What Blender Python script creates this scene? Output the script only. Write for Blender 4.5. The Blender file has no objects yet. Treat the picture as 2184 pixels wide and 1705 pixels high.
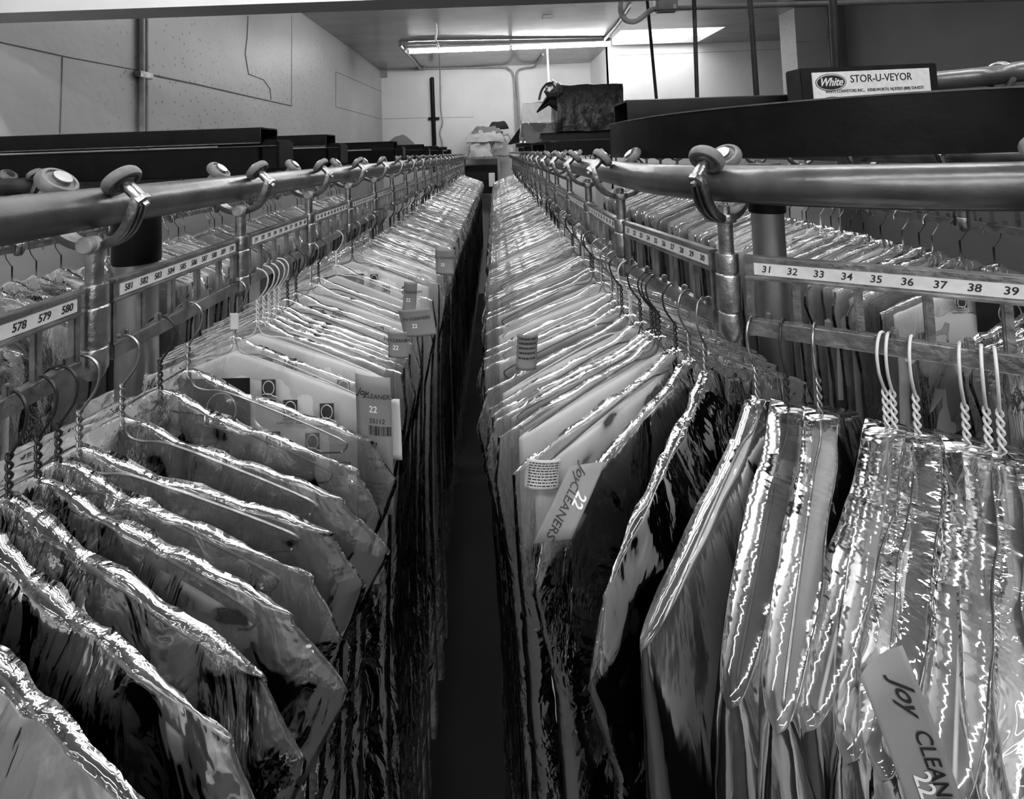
import bpy, bmesh, math, random
from math import sin, cos, pi, radians, sqrt, atan2, hypot, exp
from mathutils import Vector, Matrix, noise

S = bpy.context.scene
C = S.collection
RND = random.Random(7)

# ------------------------------------------------------------------ camera
F = 1010.0                       # focal length in pixels of the 2184 px frame
PX, PY = 1055.0, 279.0           # principal point
PITCH, ROLL = radians(2.6), radians(2.0)
EYE = Vector((0, 0, 2.0))
f_ = Vector((0, cos(PITCH), sin(PITCH)))
r0 = Vector((1, 0, 0)); u0 = Vector((0, -sin(PITCH), cos(PITCH)))
r_ = cos(ROLL) * r0 - sin(ROLL) * u0
u_ = sin(ROLL) * r0 + cos(ROLL) * u0
cam = bpy.data.cameras.new('camera'); camo = bpy.data.objects.new('camera', cam); C.objects.link(camo)
m3 = Matrix((r_, u_, -f_)).transposed()
camo.matrix_world = Matrix.Translation(EYE) @ m3.to_4x4()
cam.sensor_width = 36; cam.lens = F / 2184 * 36
cam.shift_x = (1092 - PX) / 2184
cam.shift_y = -(852.5 - PY) / 2184
cam.clip_start = 0.02; cam.clip_end = 60
S.camera = camo

def P(px, py, Y):
    """world point at forward distance Y that is seen at a pixel of the photograph"""
    d = r_ * ((px - PX) / F) - u_ * ((py - PY) / F) + f_
    return EYE + d * (Y / d.y)
def proj(p):
    d = p - EYE; z = d.dot(f_)
    return PX + F * d.dot(r_) / z, PY - F * d.dot(u_) / z

# ------------------------------------------------------------------ world, exposure
w = bpy.data.worlds.new('world'); S.world = w; w.use_nodes = True
w.node_tree.nodes['Background'].inputs[0].default_value = (.6, .6, .6, 1)
w.node_tree.nodes['Background'].inputs[1].default_value = 0.10
S.view_settings.view_transform = 'Standard'; S.view_settings.look = 'None'
S.view_settings.gamma = 1; S.view_settings.use_curve_mapping = False
S.view_settings.exposure = 0.8
S.cycles.transparent_max_bounces = 28
S.cycles.max_bounces = 5; S.cycles.diffuse_bounces = 2; S.cycles.glossy_bounces = 2
S.cycles.use_adaptive_sampling = True; S.cycles.adaptive_threshold = .04
S.cycles.transmission_bounces = 4
S.cycles.sample_clamp_indirect = 4
S.cycles.caustics_reflective = False; S.cycles.caustics_refractive = False

FLOOR, CEIL = 0.0, 3.25
LAMP_POWER = 34

# ------------------------------------------------------------------ materials
def nmat(name):
    m = bpy.data.materials.new(name); m.use_nodes = True
    nt = m.node_tree
    return m, nt, nt.nodes, nt.links, nt.nodes['Principled BSDF']
def g3(v): return (v, v, v, 1)
def tex(N, L, kind, scale, detail=4, vec='Object', stretch=None, **kw):
    tc = N.new('ShaderNodeTexCoord'); t = N.new(kind)
    src = tc.outputs[vec]
    if stretch:
        mp = N.new('ShaderNodeMapping'); mp.inputs['Scale'].default_value = stretch
        L.new(src, mp.inputs[0]); src = mp.outputs[0]
    L.new(src, t.inputs['Vector']); t.inputs['Scale'].default_value = scale
    if 'Detail' in t.inputs: t.inputs['Detail'].default_value = detail
    for k, v in kw.items(): t.inputs[k].default_value = v
    return t
def ramp(N, L, src, a, b, ca, cb):
    r = N.new('ShaderNodeValToRGB'); e = r.color_ramp.elements
    e[0].position = a; e[1].position = b; e[0].color = g3(ca); e[1].color = g3(cb)
    L.new(src, r.inputs[0]); return r
def simple(name, a, b=None, rough=.5, metal=0, scale=20, bump=0, bscale=60, spec=.5, stretch=None, coat=0):
    m, nt, N, L, p = nmat(name)
    b = a if b is None else b
    t = tex(N, L, 'ShaderNodeTexNoise', scale, stretch=stretch)
    r = ramp(N, L, t.outputs['Fac'], .35, .65, a, b)
    L.new(r.outputs[0], p.inputs['Base Color'])
    p.inputs['Roughness'].default_value = rough; p.inputs['Metallic'].default_value = metal
    p.inputs['Specular IOR Level'].default_value = spec
    p.inputs['Coat Weight'].default_value = coat
    if bump:
        t2 = tex(N, L, 'ShaderNodeTexNoise', bscale, detail=5)
        bp = N.new('ShaderNodeBump'); bp.inputs['Strength'].default_value = bump; bp.inputs['Distance'].default_value = .01
        L.new(t2.outputs['Fac'], bp.inputs['Height']); L.new(bp.outputs[0], p.inputs['Normal'])
    return m
M = {}
def wall_material():
    m, nt, N, L, p = nmat('painted_wall')
    t = tex(N, L, 'ShaderNodeTexNoise', 1.6, detail=5)
    r = ramp(N, L, t.outputs['Fac'], .3, .7, .40, .50)
    # small flaked pits, gathered in patches
    v = tex(N, L, 'ShaderNodeTexVoronoi', 15, detail=0, stretch=(1, 1, 1)); v.voronoi_dimensions = '2D'
    v.inputs['Vector'].links[0].from_node.inputs['Rotation'].default_value = (0, pi / 2, 0)
    pit = ramp(N, L, v.outputs['Distance'], .07, .12, 1, 0)
    big = tex(N, L, 'ShaderNodeTexNoise', .9, detail=2)
    tcy = N.new('ShaderNodeTexCoord'); sx = N.new('ShaderNodeSeparateXYZ'); L.new(tcy.outputs['Object'], sx.inputs[0])
    mr = N.new('ShaderNodeMapRange'); mr.inputs[1].default_value = 2.0; mr.inputs[2].default_value = 3.2; mr.inputs[3].default_value = -.16; mr.inputs[4].default_value = .06
    L.new(sx.outputs[1], mr.inputs[0]); ad = N.new('ShaderNodeMath'); ad.operation = 'ADD'
    L.new(big.outputs['Fac'], ad.inputs[0]); L.new(mr.outputs[0], ad.inputs[1])
    patch = ramp(N, L, ad.outputs[0], .46, .56, 0, 1)
    mul = N.new('ShaderNodeMath'); mul.operation = 'MULTIPLY'
    L.new(pit.outputs[0], mul.inputs[0]); L.new(patch.outputs[0], mul.inputs[1])
    mul2 = N.new('ShaderNodeMath'); mul2.operation = 'MULTIPLY'; mul2.inputs[1].default_value = .6
    L.new(mul.outputs[0], mul2.inputs[0])
    mx = N.new('ShaderNodeMix'); mx.data_type = 'RGBA'
    L.new(mul2.outputs[0], mx.inputs[0]); L.new(r.outputs[0], mx.inputs[6]); mx.inputs[7].default_value = g3(.09)
    L.new(mx.outputs[2], p.inputs['Base Color'])
    p.inputs['Roughness'].default_value = .42; p.inputs['Specular IOR Level'].default_value = .45
    t2 = tex(N, L, 'ShaderNodeTexNoise', 5, detail=6)
    bp = N.new('ShaderNodeBump'); bp.inputs['Strength'].default_value = .25; bp.inputs['Distance'].default_value = .03
    L.new(t2.outputs['Fac'], bp.inputs['Height']); L.new(bp.outputs[0], p.inputs['Normal'])
    return m
M['wall'] = wall_material()
M['ceil'] = simple('glossy_ceiling_paint', .32, .42, rough=.2, scale=1.5, bump=.5, bscale=2.2, spec=.6, stretch=(1, 2.5, 1))
M['white_wall'] = simple('white_wall_paint', .72, .8, rough=.6, scale=2)
M['grey_wall'] = simple('grey_wall_paint', .13, .16, rough=.6, scale=2)
M['floor'] = simple('dark_floor', .008, .015, rough=.6, scale=3)
M['seam'] = simple('panel_seam', .14, .2, rough=.9, scale=40)
M['beam'] = simple('beam_paint', .72, .8, rough=.6, scale=3)
M['tube'] = simple('scuffed_steel_tube', .07, .14, rough=.30, metal=.55, scale=18, bump=.06, bscale=90)
M['cast'] = simple('cast_steel', .26, .46, rough=.30, metal=1, scale=45, bump=.15, bscale=140)
M['cast_dark'] = simple('darker_cast_steel', .15, .28, rough=.36, metal=1, scale=45, bump=.15, bscale=140)
M['chrome'] = simple('bright_zinc', .45, .62, rough=.22, metal=1, scale=60, bump=.05)
M['wheel'] = simple('worn_grey_nylon', .10, .18, rough=.55, scale=70, bump=.1)
M['roller'] = simple('pale_nylon', .45, .55, rough=.5, scale=70)
M['black'] = simple('black_enamel', .004, .007, rough=.38, scale=30, bump=.05, bscale=120, spec=.10)
M['black_flat'] = simple('matt_black', .006, .012, rough=.6, scale=30, spec=.2)
M['dust'] = simple('dusty_black_edge', .05, .09, rough=.8, scale=60)
M['pole'] = simple('galvanised_pole', .28, .4, rough=.4, metal=1, scale=20, stretch=(1, 1, .2))
M['conduit'] = simple('painted_conduit', .28, .36, rough=.5, scale=20)
M['label'] = simple('number_strip', .72, .82, rough=.5, scale=120)
M['ink'] = simple('black_ink', .01, .01, rough=.6)
M['white_ink'] = simple('white_ink', .8, .8, rough=.6)
M['grey_ink'] = simple('pale_grey_ink', .45, .5, rough=.6)
M['logo'] = simple('logo_square', .045, .05, rough=.55)
M['ticket'] = simple('grey_ticket_paper', .17, .21, rough=.65, scale=12)
M['paper'] = simple('white_paper', .74, .8, rough=.65, scale=7, bump=.15, bscale=9)
M['cardboard'] = simple('cardboard', .2, .25, rough=.8, scale=9)
M['wire_black'] = simple('black_wire', .012, .02, rough=.35, scale=40)
M['wire_grey'] = simple('grey_galvanised_wire', .35, .5, rough=.3, metal=1, scale=80)
M['wire_white'] = simple('white_coated_wire', .75, .85, rough=.4, scale=80)
M['cloth_white'] = simple('white_shirt_cloth', .70, .80, rough=.75, scale=5, bump=.2, bscale=14)
M['cloth_pale'] = simple('pale_grey_cloth', .42, .52, rough=.8, scale=5, bump=.2, bscale=14)
M['cloth_mid'] = simple('mid_grey_cloth', .14, .19, rough=.85, scale=5, bump=.2, bscale=14)
M['cloth_dark'] = simple('charcoal_cloth', .03, .045, rough=.85, scale=5, bump=.2, bscale=14)
M['cloth_black'] = simple('black_cloth', .006, .011, rough=.8, scale=5, bump=.2, bscale=14)
M['bag_black'] = simple('black_bin_film', .006, .01, rough=.3, scale=5, bump=.5, bscale=30, spec=.35)
def emit(name, v, s):
    m, nt, N, L, p = nmat(name)
    p.inputs['Base Color'].default_value = g3(.9)
    p.inputs['Emission Color'].default_value = g3(1); p.inputs['Emission Strength'].default_value = s
    return m
M['lamp'] = emit('fluorescent_tube', 1, LAMP_POWER)
M['sky'] = emit('skylight_daylight', 1, 5.0)

def film(name, haze, gloss, bump, rough=.08, cscale=11):
    m = bpy.data.materials.new(name); m.use_nodes = True; nt = m.node_tree; N = nt.nodes; L = nt.links
    N.clear()
    out = N.new('ShaderNodeOutputMaterial')
    # long soft waves plus sharp creases
    a = tex(N, L, 'ShaderNodeTexNoise', cscale, detail=5, stretch=(1, 1, .5)); a.inputs['Distortion'].default_value = .9
    fd = N.new('ShaderNodeMath'); fd.operation = 'ABSOLUTE'; s0 = N.new('ShaderNodeMath'); s0.operation = 'SUBTRACT'
    L.new(a.outputs['Fac'], s0.inputs[0]); s0.inputs[1].default_value = .5; L.new(s0.outputs[0], fd.inputs[0])
    b1 = N.new('ShaderNodeBump'); b1.inputs['Strength'].default_value = bump; b1.inputs['Distance'].default_value = .035
    L.new(fd.outputs[0], b1.inputs['Height'])
    nrm = b1.outputs[0]
    tr = N.new('ShaderNodeBsdfTransparent'); tr.inputs[0].default_value = g3(.97)
    df = N.new('ShaderNodeBsdfDiffuse'); df.inputs[0].default_value = g3(.85)
    tl = N.new('ShaderNodeBsdfTranslucent'); tl.inputs[0].default_value = g3(.85)
    dm = N.new('ShaderNodeMixShader'); dm.inputs[0].default_value = .4
    L.new(df.outputs[0], dm.inputs[1]); L.new(tl.outputs[0], dm.inputs[2])
    lw = N.new('ShaderNodeLayerWeight'); lw.inputs['Blend'].default_value = .35
    hz = N.new('ShaderNodeMath'); hz.operation = 'MULTIPLY_ADD'
    L.new(lw.outputs['Facing'], hz.inputs[0]); hz.inputs[1].default_value = haze * 2; hz.inputs[2].default_value = haze
    mh = N.new('ShaderNodeMixShader'); L.new(hz.outputs[0], mh.inputs[0])
    L.new(tr.outputs[0], mh.inputs[1]); L.new(dm.outputs[0], mh.inputs[2])
    gl = N.new('ShaderNodeBsdfGlossy'); gl.inputs[0].default_value = g3(1); gl.inputs['Roughness'].default_value = rough
    L.new(nrm, gl.inputs['Normal'])
    fr = N.new('ShaderNodeFresnel'); fr.inputs[0].default_value = 1.5
    fm = N.new('ShaderNodeMath'); fm.operation = 'MULTIPLY'; fm.use_clamp = True
    L.new(fr.outputs[0], fm.inputs[0]); fm.inputs[1].default_value = gloss
    mg = N.new('ShaderNodeMixShader'); L.new(fm.outputs[0], mg.inputs[0])
    L.new(mh.outputs[0], mg.inputs[1]); L.new(gl.outputs[0], mg.inputs[2])
    L.new(mg.outputs[0], out.inputs[0])
    return m
M['film'] = film('clear_garment_film', .055, 2.2, .6, rough=.075, cscale=12)
M['film_far'] = film('clear_garment_film_crumpled', .09, 2.2, .8, rough=.14, cscale=19)
M['film_crisp'] = film('crisp_clear_film', .055, 3.0, .75, rough=.055, cscale=8)
M['film_soft'] = film('smooth_clear_film', .04, 1.8, .28, rough=.085, cscale=6)

# ------------------------------------------------------------------ mesh helpers
def obj(name, bm, mat, parent=None, smooth=True, loc=None):
    me = bpy.data.meshes.new(name)
    bmesh.ops.recalc_face_normals(bm, faces=bm.faces) if len(bm.faces) < 40000 else None
    bm.to_mesh(me); bm.free()
    return obj_me(name, me, mat, parent, smooth, loc)
def obj_me(name, me, mat, parent=None, smooth=True, loc=None):
    if mat is not None and not me.materials: me.materials.append(mat)
    if smooth is True:
        me.polygons.foreach_set('use_smooth', [True] * len(me.polygons))
        me.update()
        try: me.set_sharp_from_angle(angle=radians(38))
        except Exception: pass
    elif smooth == 'all':
        me.polygons.foreach_set('use_smooth', [True] * len(me.polygons))
    o = bpy.data.objects.new(name, me); C.objects.link(o)
    if parent: o.parent = parent
    if loc is not None: o.location = loc
    return o
def thing(name, label, cat, mat=None, group=None):
    o = bpy.data.objects.new(name, None); C.objects.link(o); o.empty_display_size = .05
    if mat is not None: o.matrix_world = mat
    o['label'] = label; o['category'] = cat
    if group: o['group'] = group
    return o
def tag(o, label, cat, group=None):
    o['label'] = label; o['category'] = cat
    if group: o['group'] = group
    return o
def struct(name, bm, m, smooth=False):
    o = obj(name, bm, m, None, smooth); o['kind'] = 'structure'; return o
def box(bm, x0, x1, y0, y1, z0, z1, mat=None, bevel=0):
    vs = [bm.verts.new(((x0, x1)[i & 1], (y0, y1)[(i >> 1) & 1], (z0, z1)[(i >> 2) & 1])) for i in range(8)]
    fs = [bm.faces.new([vs[i] for i in q]) for q in ((0, 2, 3, 1), (4, 5, 7, 6), (0, 1, 5, 4), (2, 6, 7, 3), (0, 4, 6, 2), (1, 3, 7, 5))]
    if bevel:
        es = list({e for f in fs for e in f.edges})
        r = bmesh.ops.bevel(bm, geom=es, offset=bevel, segments=2, affect='EDGES')
        vs = list({v for f in r['faces'] for v in f.verts} | {v for v in vs if v.is_valid})
    if mat is not None: bmesh.ops.transform(bm, matrix=mat, verts=[v for v in vs if v.is_valid])
    return vs
def frame_axes(pts, closed):
    n = len(pts); T = []
    for i in range(n):
        a = pts[i - 1] if (i > 0 or closed) else pts[i]
        b = pts[(i + 1) % n] if (i < n - 1 or closed) else pts[i]
        t = (b - a); T.append(t.normalized() if t.length > 1e-9 else Vector((0, 0, 1)))
    up = Vector((0, 0, 1)) if abs(T[0].z) < .9 else Vector((1, 0, 0))
    nrm = (up - T[0] * up.dot(T[0])).normalized(); out = []
    for t in T:
        nrm = (nrm - t * nrm.dot(t)).normalized(); out.append((t, nrm, t.cross(nrm)))
    return out
def sweep(bm, pts, prof, closed=False, caps=True):
    """prof: list of (a,b) offsets along normal and binormal, or a radius"""
    pts = [Vector(p) for p in pts]; ax = frame_axes(pts, closed); rings = []
    for p, (t, n, b) in zip(pts, ax):
        rings.append([bm.verts.new(p + n * u + b * v) for u, v in prof])
    m = len(prof); k = len(rings)
    for i in range(k if closed else k - 1):
        A = rings[i]; B = rings[(i + 1) % k]
        for j in range(m):
            bm.faces.new((A[j], A[(j + 1) % m], B[(j + 1) % m], B[j]))
    if caps and not closed:
        bm.faces.new(rings[0]); bm.faces.new(list(reversed(rings[-1])))
def circ(r, n=10): return [(r * cos(2 * pi * i / n), r * sin(2 * pi * i / n)) for i in range(n)]
def tube(bm, pts, r, n=10, closed=False): sweep(bm, pts, circ(r, n), closed)
def lathe(bm, prof, n=20, mat=None):
    """prof: (radius, z) from bottom to top; closed with caps at the ends"""
    rings = [[bm.verts.new((r * cos(2 * pi * i / n), r * sin(2 * pi * i / n), z)) for i in range(n)] for r, z in prof]
    for A, B in zip(rings, rings[1:]):
        for i in range(n): bm.faces.new((A[i], A[(i + 1) % n], B[(i + 1) % n], B[i]))
    bm.faces.new(list(reversed(rings[0]))); bm.faces.new(rings[-1])
    if mat is not None: bmesh.ops.transform(bm, matrix=mat, verts=[v for R in rings for v in R])
def smooth_path(pts, n=6):
    pts = [Vector(p) for p in pts]; out = []
    for i in range(len(pts) - 1):
        p0 = pts[max(i - 1, 0)]; p1 = pts[i]; p2 = pts[i + 1]; p3 = pts[min(i + 2, len(pts) - 1)]
        for k in range(n):
            t = k / n
            out.append(.5 * ((2 * p1) + (p2 - p0) * t + (2 * p0 - 5 * p1 + 4 * p2 - p3) * t * t + (3 * p1 - p0 - 3 * p2 + p3) * t ** 3))
    out.append(pts[-1]); return out
def quadmesh(bm, a, b, c, d):
    bm.faces.new([bm.verts.new(p) for p in (a, b, c, d)])
_txt = {}
def text_mesh(s, size, shear=0, extrude=.0002, bold=0):
    key = (s, size, shear, extrude, bold)
    if key in _txt: return _txt[key]
    cu = bpy.data.curves.new('lettering', 'FONT'); cu.body = s; cu.size = size; cu.shear = shear
    cu.extrude = extrude; cu.offset = bold; cu.resolution_u = 3; cu.align_x = 'CENTER'; cu.align_y = 'CENTER'
    o = bpy.data.objects.new('lettering', cu); C.objects.link(o)
    dg = bpy.context.evaluated_depsgraph_get()
    me = bpy.data.meshes.new_from_object(o.evaluated_get(dg)); me.name = 'lettering'
    bpy.data.objects.remove(o); bpy.data.curves.remove(cu)
    _txt[key] = me; return me
def join_text(items, name='lettering'):
    """items: (string, size, x, y, shear, bold, xscale) laid out on the XY plane of one mesh"""
    bm = bmesh.new()
    for s, size, x, y, sh, bold, xs in items:
        me = text_mesh(s, size, sh, .0002, bold)
        n0 = len(bm.verts); bm.from_mesh(me); bm.verts.ensure_lookup_table()
        for v in bm.verts[n0:]: v.co.x = v.co.x * xs + x; v.co.y += y
    me = bpy.data.meshes.new(name); bm.to_mesh(me); bm.free(); return me
ORD = ['first', 'second', 'third', 'fourth', 'fifth', 'sixth', 'seventh', 'eighth', 'ninth', 'tenth', 'eleventh', 'twelfth',
       'thirteenth', 'fourteenth', 'fifteenth', 'sixteenth', 'seventeenth', 'eighteenth', 'nineteenth', 'twentieth']
def ordn(i): 
    if i < 20: return ORD[i]
    if i < 29: return 'twenty-' + ORD[i - 20]
    return ('thirtieth' if i == 29 else 'thirty-' + ORD[i - 30] if i < 39 else 'fortieth' if i == 39 else 'forty-' + ORD[i - 40])

# ================================================================== SETTING
XL, XR, XJ = -1.62, 3.25, 1.42
YB, YJ, YN = 6.83, 5.77, -3.6
def slab(name, x0, x1, y0, y1, z0, z1, m):
    bm = bmesh.new(); box(bm, x0, x1, y0, y1, z0, z1); return struct(name, bm, m)
slab('floor', XL - .1, 4.3, YN - .1, YB + .1, -.1, 0, M['floor'])
slab('wall_left', XL - .1, XL, YN, YB, 0, CEIL, M['wall'])
slab('wall_back', XL - .1, XJ, YB, YB + .1, 0, CEIL, M['white_wall'])
slab('wall_jog', XJ, XJ + .1, YJ, YB, 0, CEIL, M['white_wall'])
slab('wall_back_right', XJ, 4.2, YJ - .002, YJ + .1, 0, CEIL, M['white_wall'])
slab('wall_right', XR, XR + .1, YN, 4.4, 0, CEIL, M['grey_wall'])
slab('wall_right_far', 4.2, 4.3, 4.4, YJ, 0, CEIL, M['white_wall'])
slab('wall_right_return', XR, 4.2, 4.38, 4.48, 0, CEIL, M['white_wall'])
slab('wall_front', XL, XR, YN - .1, YN, 0, CEIL, M['white_wall'])
# ceiling with a skylight opening
SK = (1.38, 2.50, 5.00, 5.70)
bm = bmesh.new()
for q in ((XL - .1, SK[0], YN - .1, YB + .1), (SK[1], 4.3, YN - .1, YB + .1), (SK[0], SK[1], YN - .1, SK[2]), (SK[0], SK[1], SK[3], YB + .1)):
    box(bm, q[0], q[1], q[2], q[3], CEIL, CEIL + .08)
struct('ceiling', bm, M['ceil'])
bm = bmesh.new()
for q in ((SK[0] - .03, SK[0], SK[2], SK[3]), (SK[1], SK[1] + .03, SK[2], SK[3]), (SK[0] - .03, SK[1] + .03, SK[2] - .03, SK[2]), (SK[0] - .03, SK[1] + .03, SK[3], SK[3] + .03)):
    box(bm, q[0], q[1], q[2], q[3], CEIL + .08, CEIL + .42)
struct('trim_1', bm, M['white_wall'])
bm = bmesh.new(); box(bm, SK[0], SK[1], SK[2], SK[3], CEIL + .36, CEIL + .38); struct('window_1', bm, M['sky'])
# near ceiling beam that crosses the top of the view
slab('trim_2', XL, XR, 1.38, 1.48, EYE.z + .462, CEIL, M['beam'])
# column
slab('trim_3', 2.84, 3.13, 4.38, 4.62, 0, CEIL, M['wall'])
slab('trim_6', 3.13, XR + .02, 4.30, 4.36, 0, CEIL, M['grey_wall'])
# wall seams (left wall)
def seam(pix, r, Xw=XL, name='trim_4', yb=None):
    bm = bmesh.new(); pts = []
    for x, y in pix:
        if yb is None:
            d = P(x, y, 1) - EYE; pts.append(EYE + d * ((Xw + .001 - EYE.x) / d.x))
        else: pts.append(P(x, y, yb - .001))
    sweep(bm, pts, circ(r, 5)); return struct(name, bm, M['seam'])
seam([(0, 90), (150, 123), (305, 152)], .0025)
seam([(315, 158), (420, 180), (520, 203), (622, 226)], .0045)
seam([(622, 226), (622, 130), (622, 32)], .0025)
seam([(133, 122), (131, 200), (128, 285)], .002)
seam([(529, 34), (527, 80), (523, 115), (530, 158), (562, 170), (576, 190), (578, 213)], .0035)
seam([(818, 198), (760, 172), (716, 153), (716, 228)], .0035)
seam([(716, 228), (770, 242), (815, 255)], .003)
seam([(818, 254), (880, 252), (1010, 250)], .003, name='trim_5', yb=YB)
seam([(1308, 118), (1400, 116), (1690, 104)], .003, name='trim_5', yb=YJ)

# ceiling lights: two tubes in view, unseen ones nearer over the rails, more added behind the viewer
def ceiling_light(cx, cy, label, L=1.15, along='x', seen=True):
    t = thing('ceiling_light', label, 'light', Matrix.Translation((cx, cy, CEIL)) @ (Matrix.Rotation(pi / 2, 4, 'Z') if along == 'y' else Matrix()), 'bare fluorescent tubes on the ceiling')
    bm = bmesh.new(); box(bm, -L / 2 - .03, L / 2 + .03, -.045, .045, -.03, 0, bevel=.004); obj('housing', bm, M['white_wall'], t, False)
    bm = bmesh.new(); lathe(bm, [(.019, -L / 2), (.019, L / 2)], 14, Matrix.Translation((0, 0, -.058)) @ Matrix.Rotation(pi / 2, 4, 'Y')); obj('tube', bm, M['lamp'], t)
    for s in (-1, 1):
        bm = bmesh.new(); box(bm, s * (L / 2 + .012) - .012, s * (L / 2 + .012) + .012, -.02, .02, -.08, -.03, bevel=.003); obj('lamp_holder', bm, M['chrome'], t, False)
    return t
ceiling_light(-.375, 5.42, 'bare fluorescent tube on the ceiling, left one of the lit pair', 1.15)
ceiling_light(.80, 5.40, 'bare fluorescent tube on the ceiling, right one of the lit pair', 1.12)
for i, (x, y) in enumerate(((-.45, 3.1), (.85, 3.1), (-.45, .95), (.9, .95), (-.5, -.5), (.9, -.5), (-.5, -1.7), (.9, -1.7), (-.5, -2.8), (.9, -2.8))):  # pairs behind the viewer are added to brighten camera-facing garment sides
    ceiling_light(x, y, 'bare fluorescent ceiling tube %s the near beam, over the %s rail' % ('beyond' if y > 2 else 'before', 'left' if x < 0 else 'right') if y > -.3 else ('added unseen fluorescent ceiling tube behind the viewer, %s one of the %s pair' % ('left' if x < 0 else 'right', 'nearest' if y > -1 else 'middle' if y > -2 else 'rearmost')), 1.2)

# ---- pipes and conduits
def pipe(pts, r, m, label, cat='pipe', name='conduit', n=10, sm=6, group=None):
    bm = bmesh.new(); tube(bm, smooth_path(pts, sm) if sm else pts, r, n)
    return tag(obj(name, bm, M[m], None), label, cat, group)
def wallL(x, y, off=.02):
    d = P(x, y, 1) - EYE; return EYE + d * ((XL + off) / d.x)
def cl(x, y, off=.02):
    d = P(x, y, 1) - EYE; return EYE + d * ((CEIL - off - EYE.z) / d.z)
a = wallL(305, 60); 
for k, (o, rr) in enumerate(((0, .012), (.028, .009))):
    bm = bmesh.new(); tube(bm, [(XL + .015, a.y + o, .3), (XL + .015, a.y + o, CEIL)], rr)
    t = tag(obj('wall_conduit', bm, M['conduit'], None), 'grey conduit running up the left wall, %s of the touching pair' % ('thicker' if k == 0 else 'thinner'), 'pipe', 'conduits on the left wall')
    if k == 0:
        bm = bmesh.new(); q = wallL(308, 160); box(bm, XL, XL + .03, a.y - .03, a.y + .055, q.z - .015, q.z + .015, bevel=.003); obj('clip', bm, M['cast_dark'], t, False)
YW = YB - .03
p1 = P(921, 168, YW); p2 = P(929, 330, YW)
bm = bmesh.new(); tube(bm, [p1 + Vector((0, .02, 0)), p1, Vector((p2.x, p2.y, .4))], .032, 12)
t = tag(obj('drain_pipe', bm, M['black'], None), 'short black vertical pipe on the back wall', 'pipe')
bm = bmesh.new(); q = P(925, 253, YW); box(bm, q.x - .08, q.x + .08, q.y - .01, q.y + .03, q.z - .02, q.z + .02, bevel=.004); obj('bracket', bm, M['black_flat'], t, False)
pipe([cl(930, 50), cl(931, 70), cl(929, 85, .03), P(935, 100, 5.2), P(938, 140, 6.4), P(940, 230, YW), P(944, 262, YW), P(938, 285, YW), P(944, 312, YW), P(944, 400, YW)], .010, 'conduit', 'pale wavy cable dropping from ceiling beside the black pipe', 'cable', 'cable')
pipe([cl(905, 146), P(900, 147, YW), P(1060, 144, YW), P(1083, 147, YW), P(1095, 165, YW), P(1099, 230, YW), P(1103, 330, YW)], .016, 'conduit', 'thin conduit on the back wall, left one of the bent pair')
pipe([cl(1158, 116), cl(1150, 130), P(1138, 143, YW), P(1118, 146, YW), P(1104, 152, YW), P(1102, 172, YW), P(1106, 230, YW), P(1110, 330, YW)], .016, 'conduit', 'thin conduit on the back wall, right one of the bent pair')
pipe([cl(1300, 84), cl(1100, 88), cl(930, 91), cl(870, 93), cl(855, 95), cl(860, 104), cl(897, 147)], .018, 'conduit', 'conduit looping round the fluorescent tubes on the ceiling')
pipe([cl(1345, 12), cl(1316, 55), cl(1286, 87)], .016, 'conduit', 'slanting ceiling conduit right of the lit tubes')
k = 1.53
pipe([P(1322, -60, k), P(1323, 0, k), P(1324, 25, k), P(1335, 43, k), P(1352, 46, k), P(1368, 38, k), P(1385, 24, k), P(1402, 18, k), P(1450, 17, k), P(1700, 9, k), P(2184, -4, k), P(2500, -12, k)], .0088, 'conduit', 'thick grey conduit with an S-bend below the near ceiling beam', name='bent_conduit')
bm = bmesh.new(); q = P(1420, 18, k); box(bm, q.x - .036, q.x + .036, q.y - .016, q.y + .016, q.z - .013, q.z + .036, bevel=.006)
t = tag(obj('conduit_fitting', bm, M['conduit'], None), 'rectangular fitting box on the bent conduit', 'junction box')
bm = bmesh.new(); box(bm, q.x + .018, q.x + .029, q.y - .018, q.y - .0155, q.z - .006, q.z + .008); obj('sticker', bm, M['label'], t, False)
bm = bmesh.new(); q = P(818, 158, YW); box(bm, q.x - .05, q.x + .05, q.y - .03, q.y + .03, q.z - .05, q.z + .05, bevel=.006); tag(obj('junction_box', bm, M['conduit'], None, False), 'small square junction box in the back left corner', 'junction box')
pipe([cl(1167, 103), P(1172, 200, 5.55)], .011, 'white_wall', 'thin white rod hanging from ceiling above the bin bag', 'rod', 'hanging_rod', sm=0)
bm = bmesh.new(); q = cl(1167, 40); box(bm, q.x - .045, q.x + .045, q.y - .05, q.y + .05, CEIL - .012, CEIL, bevel=.003); tag(obj('ceiling_plate', bm, M['conduit'], None, False), 'small square cover plate on the ceiling', 'plate')

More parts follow.
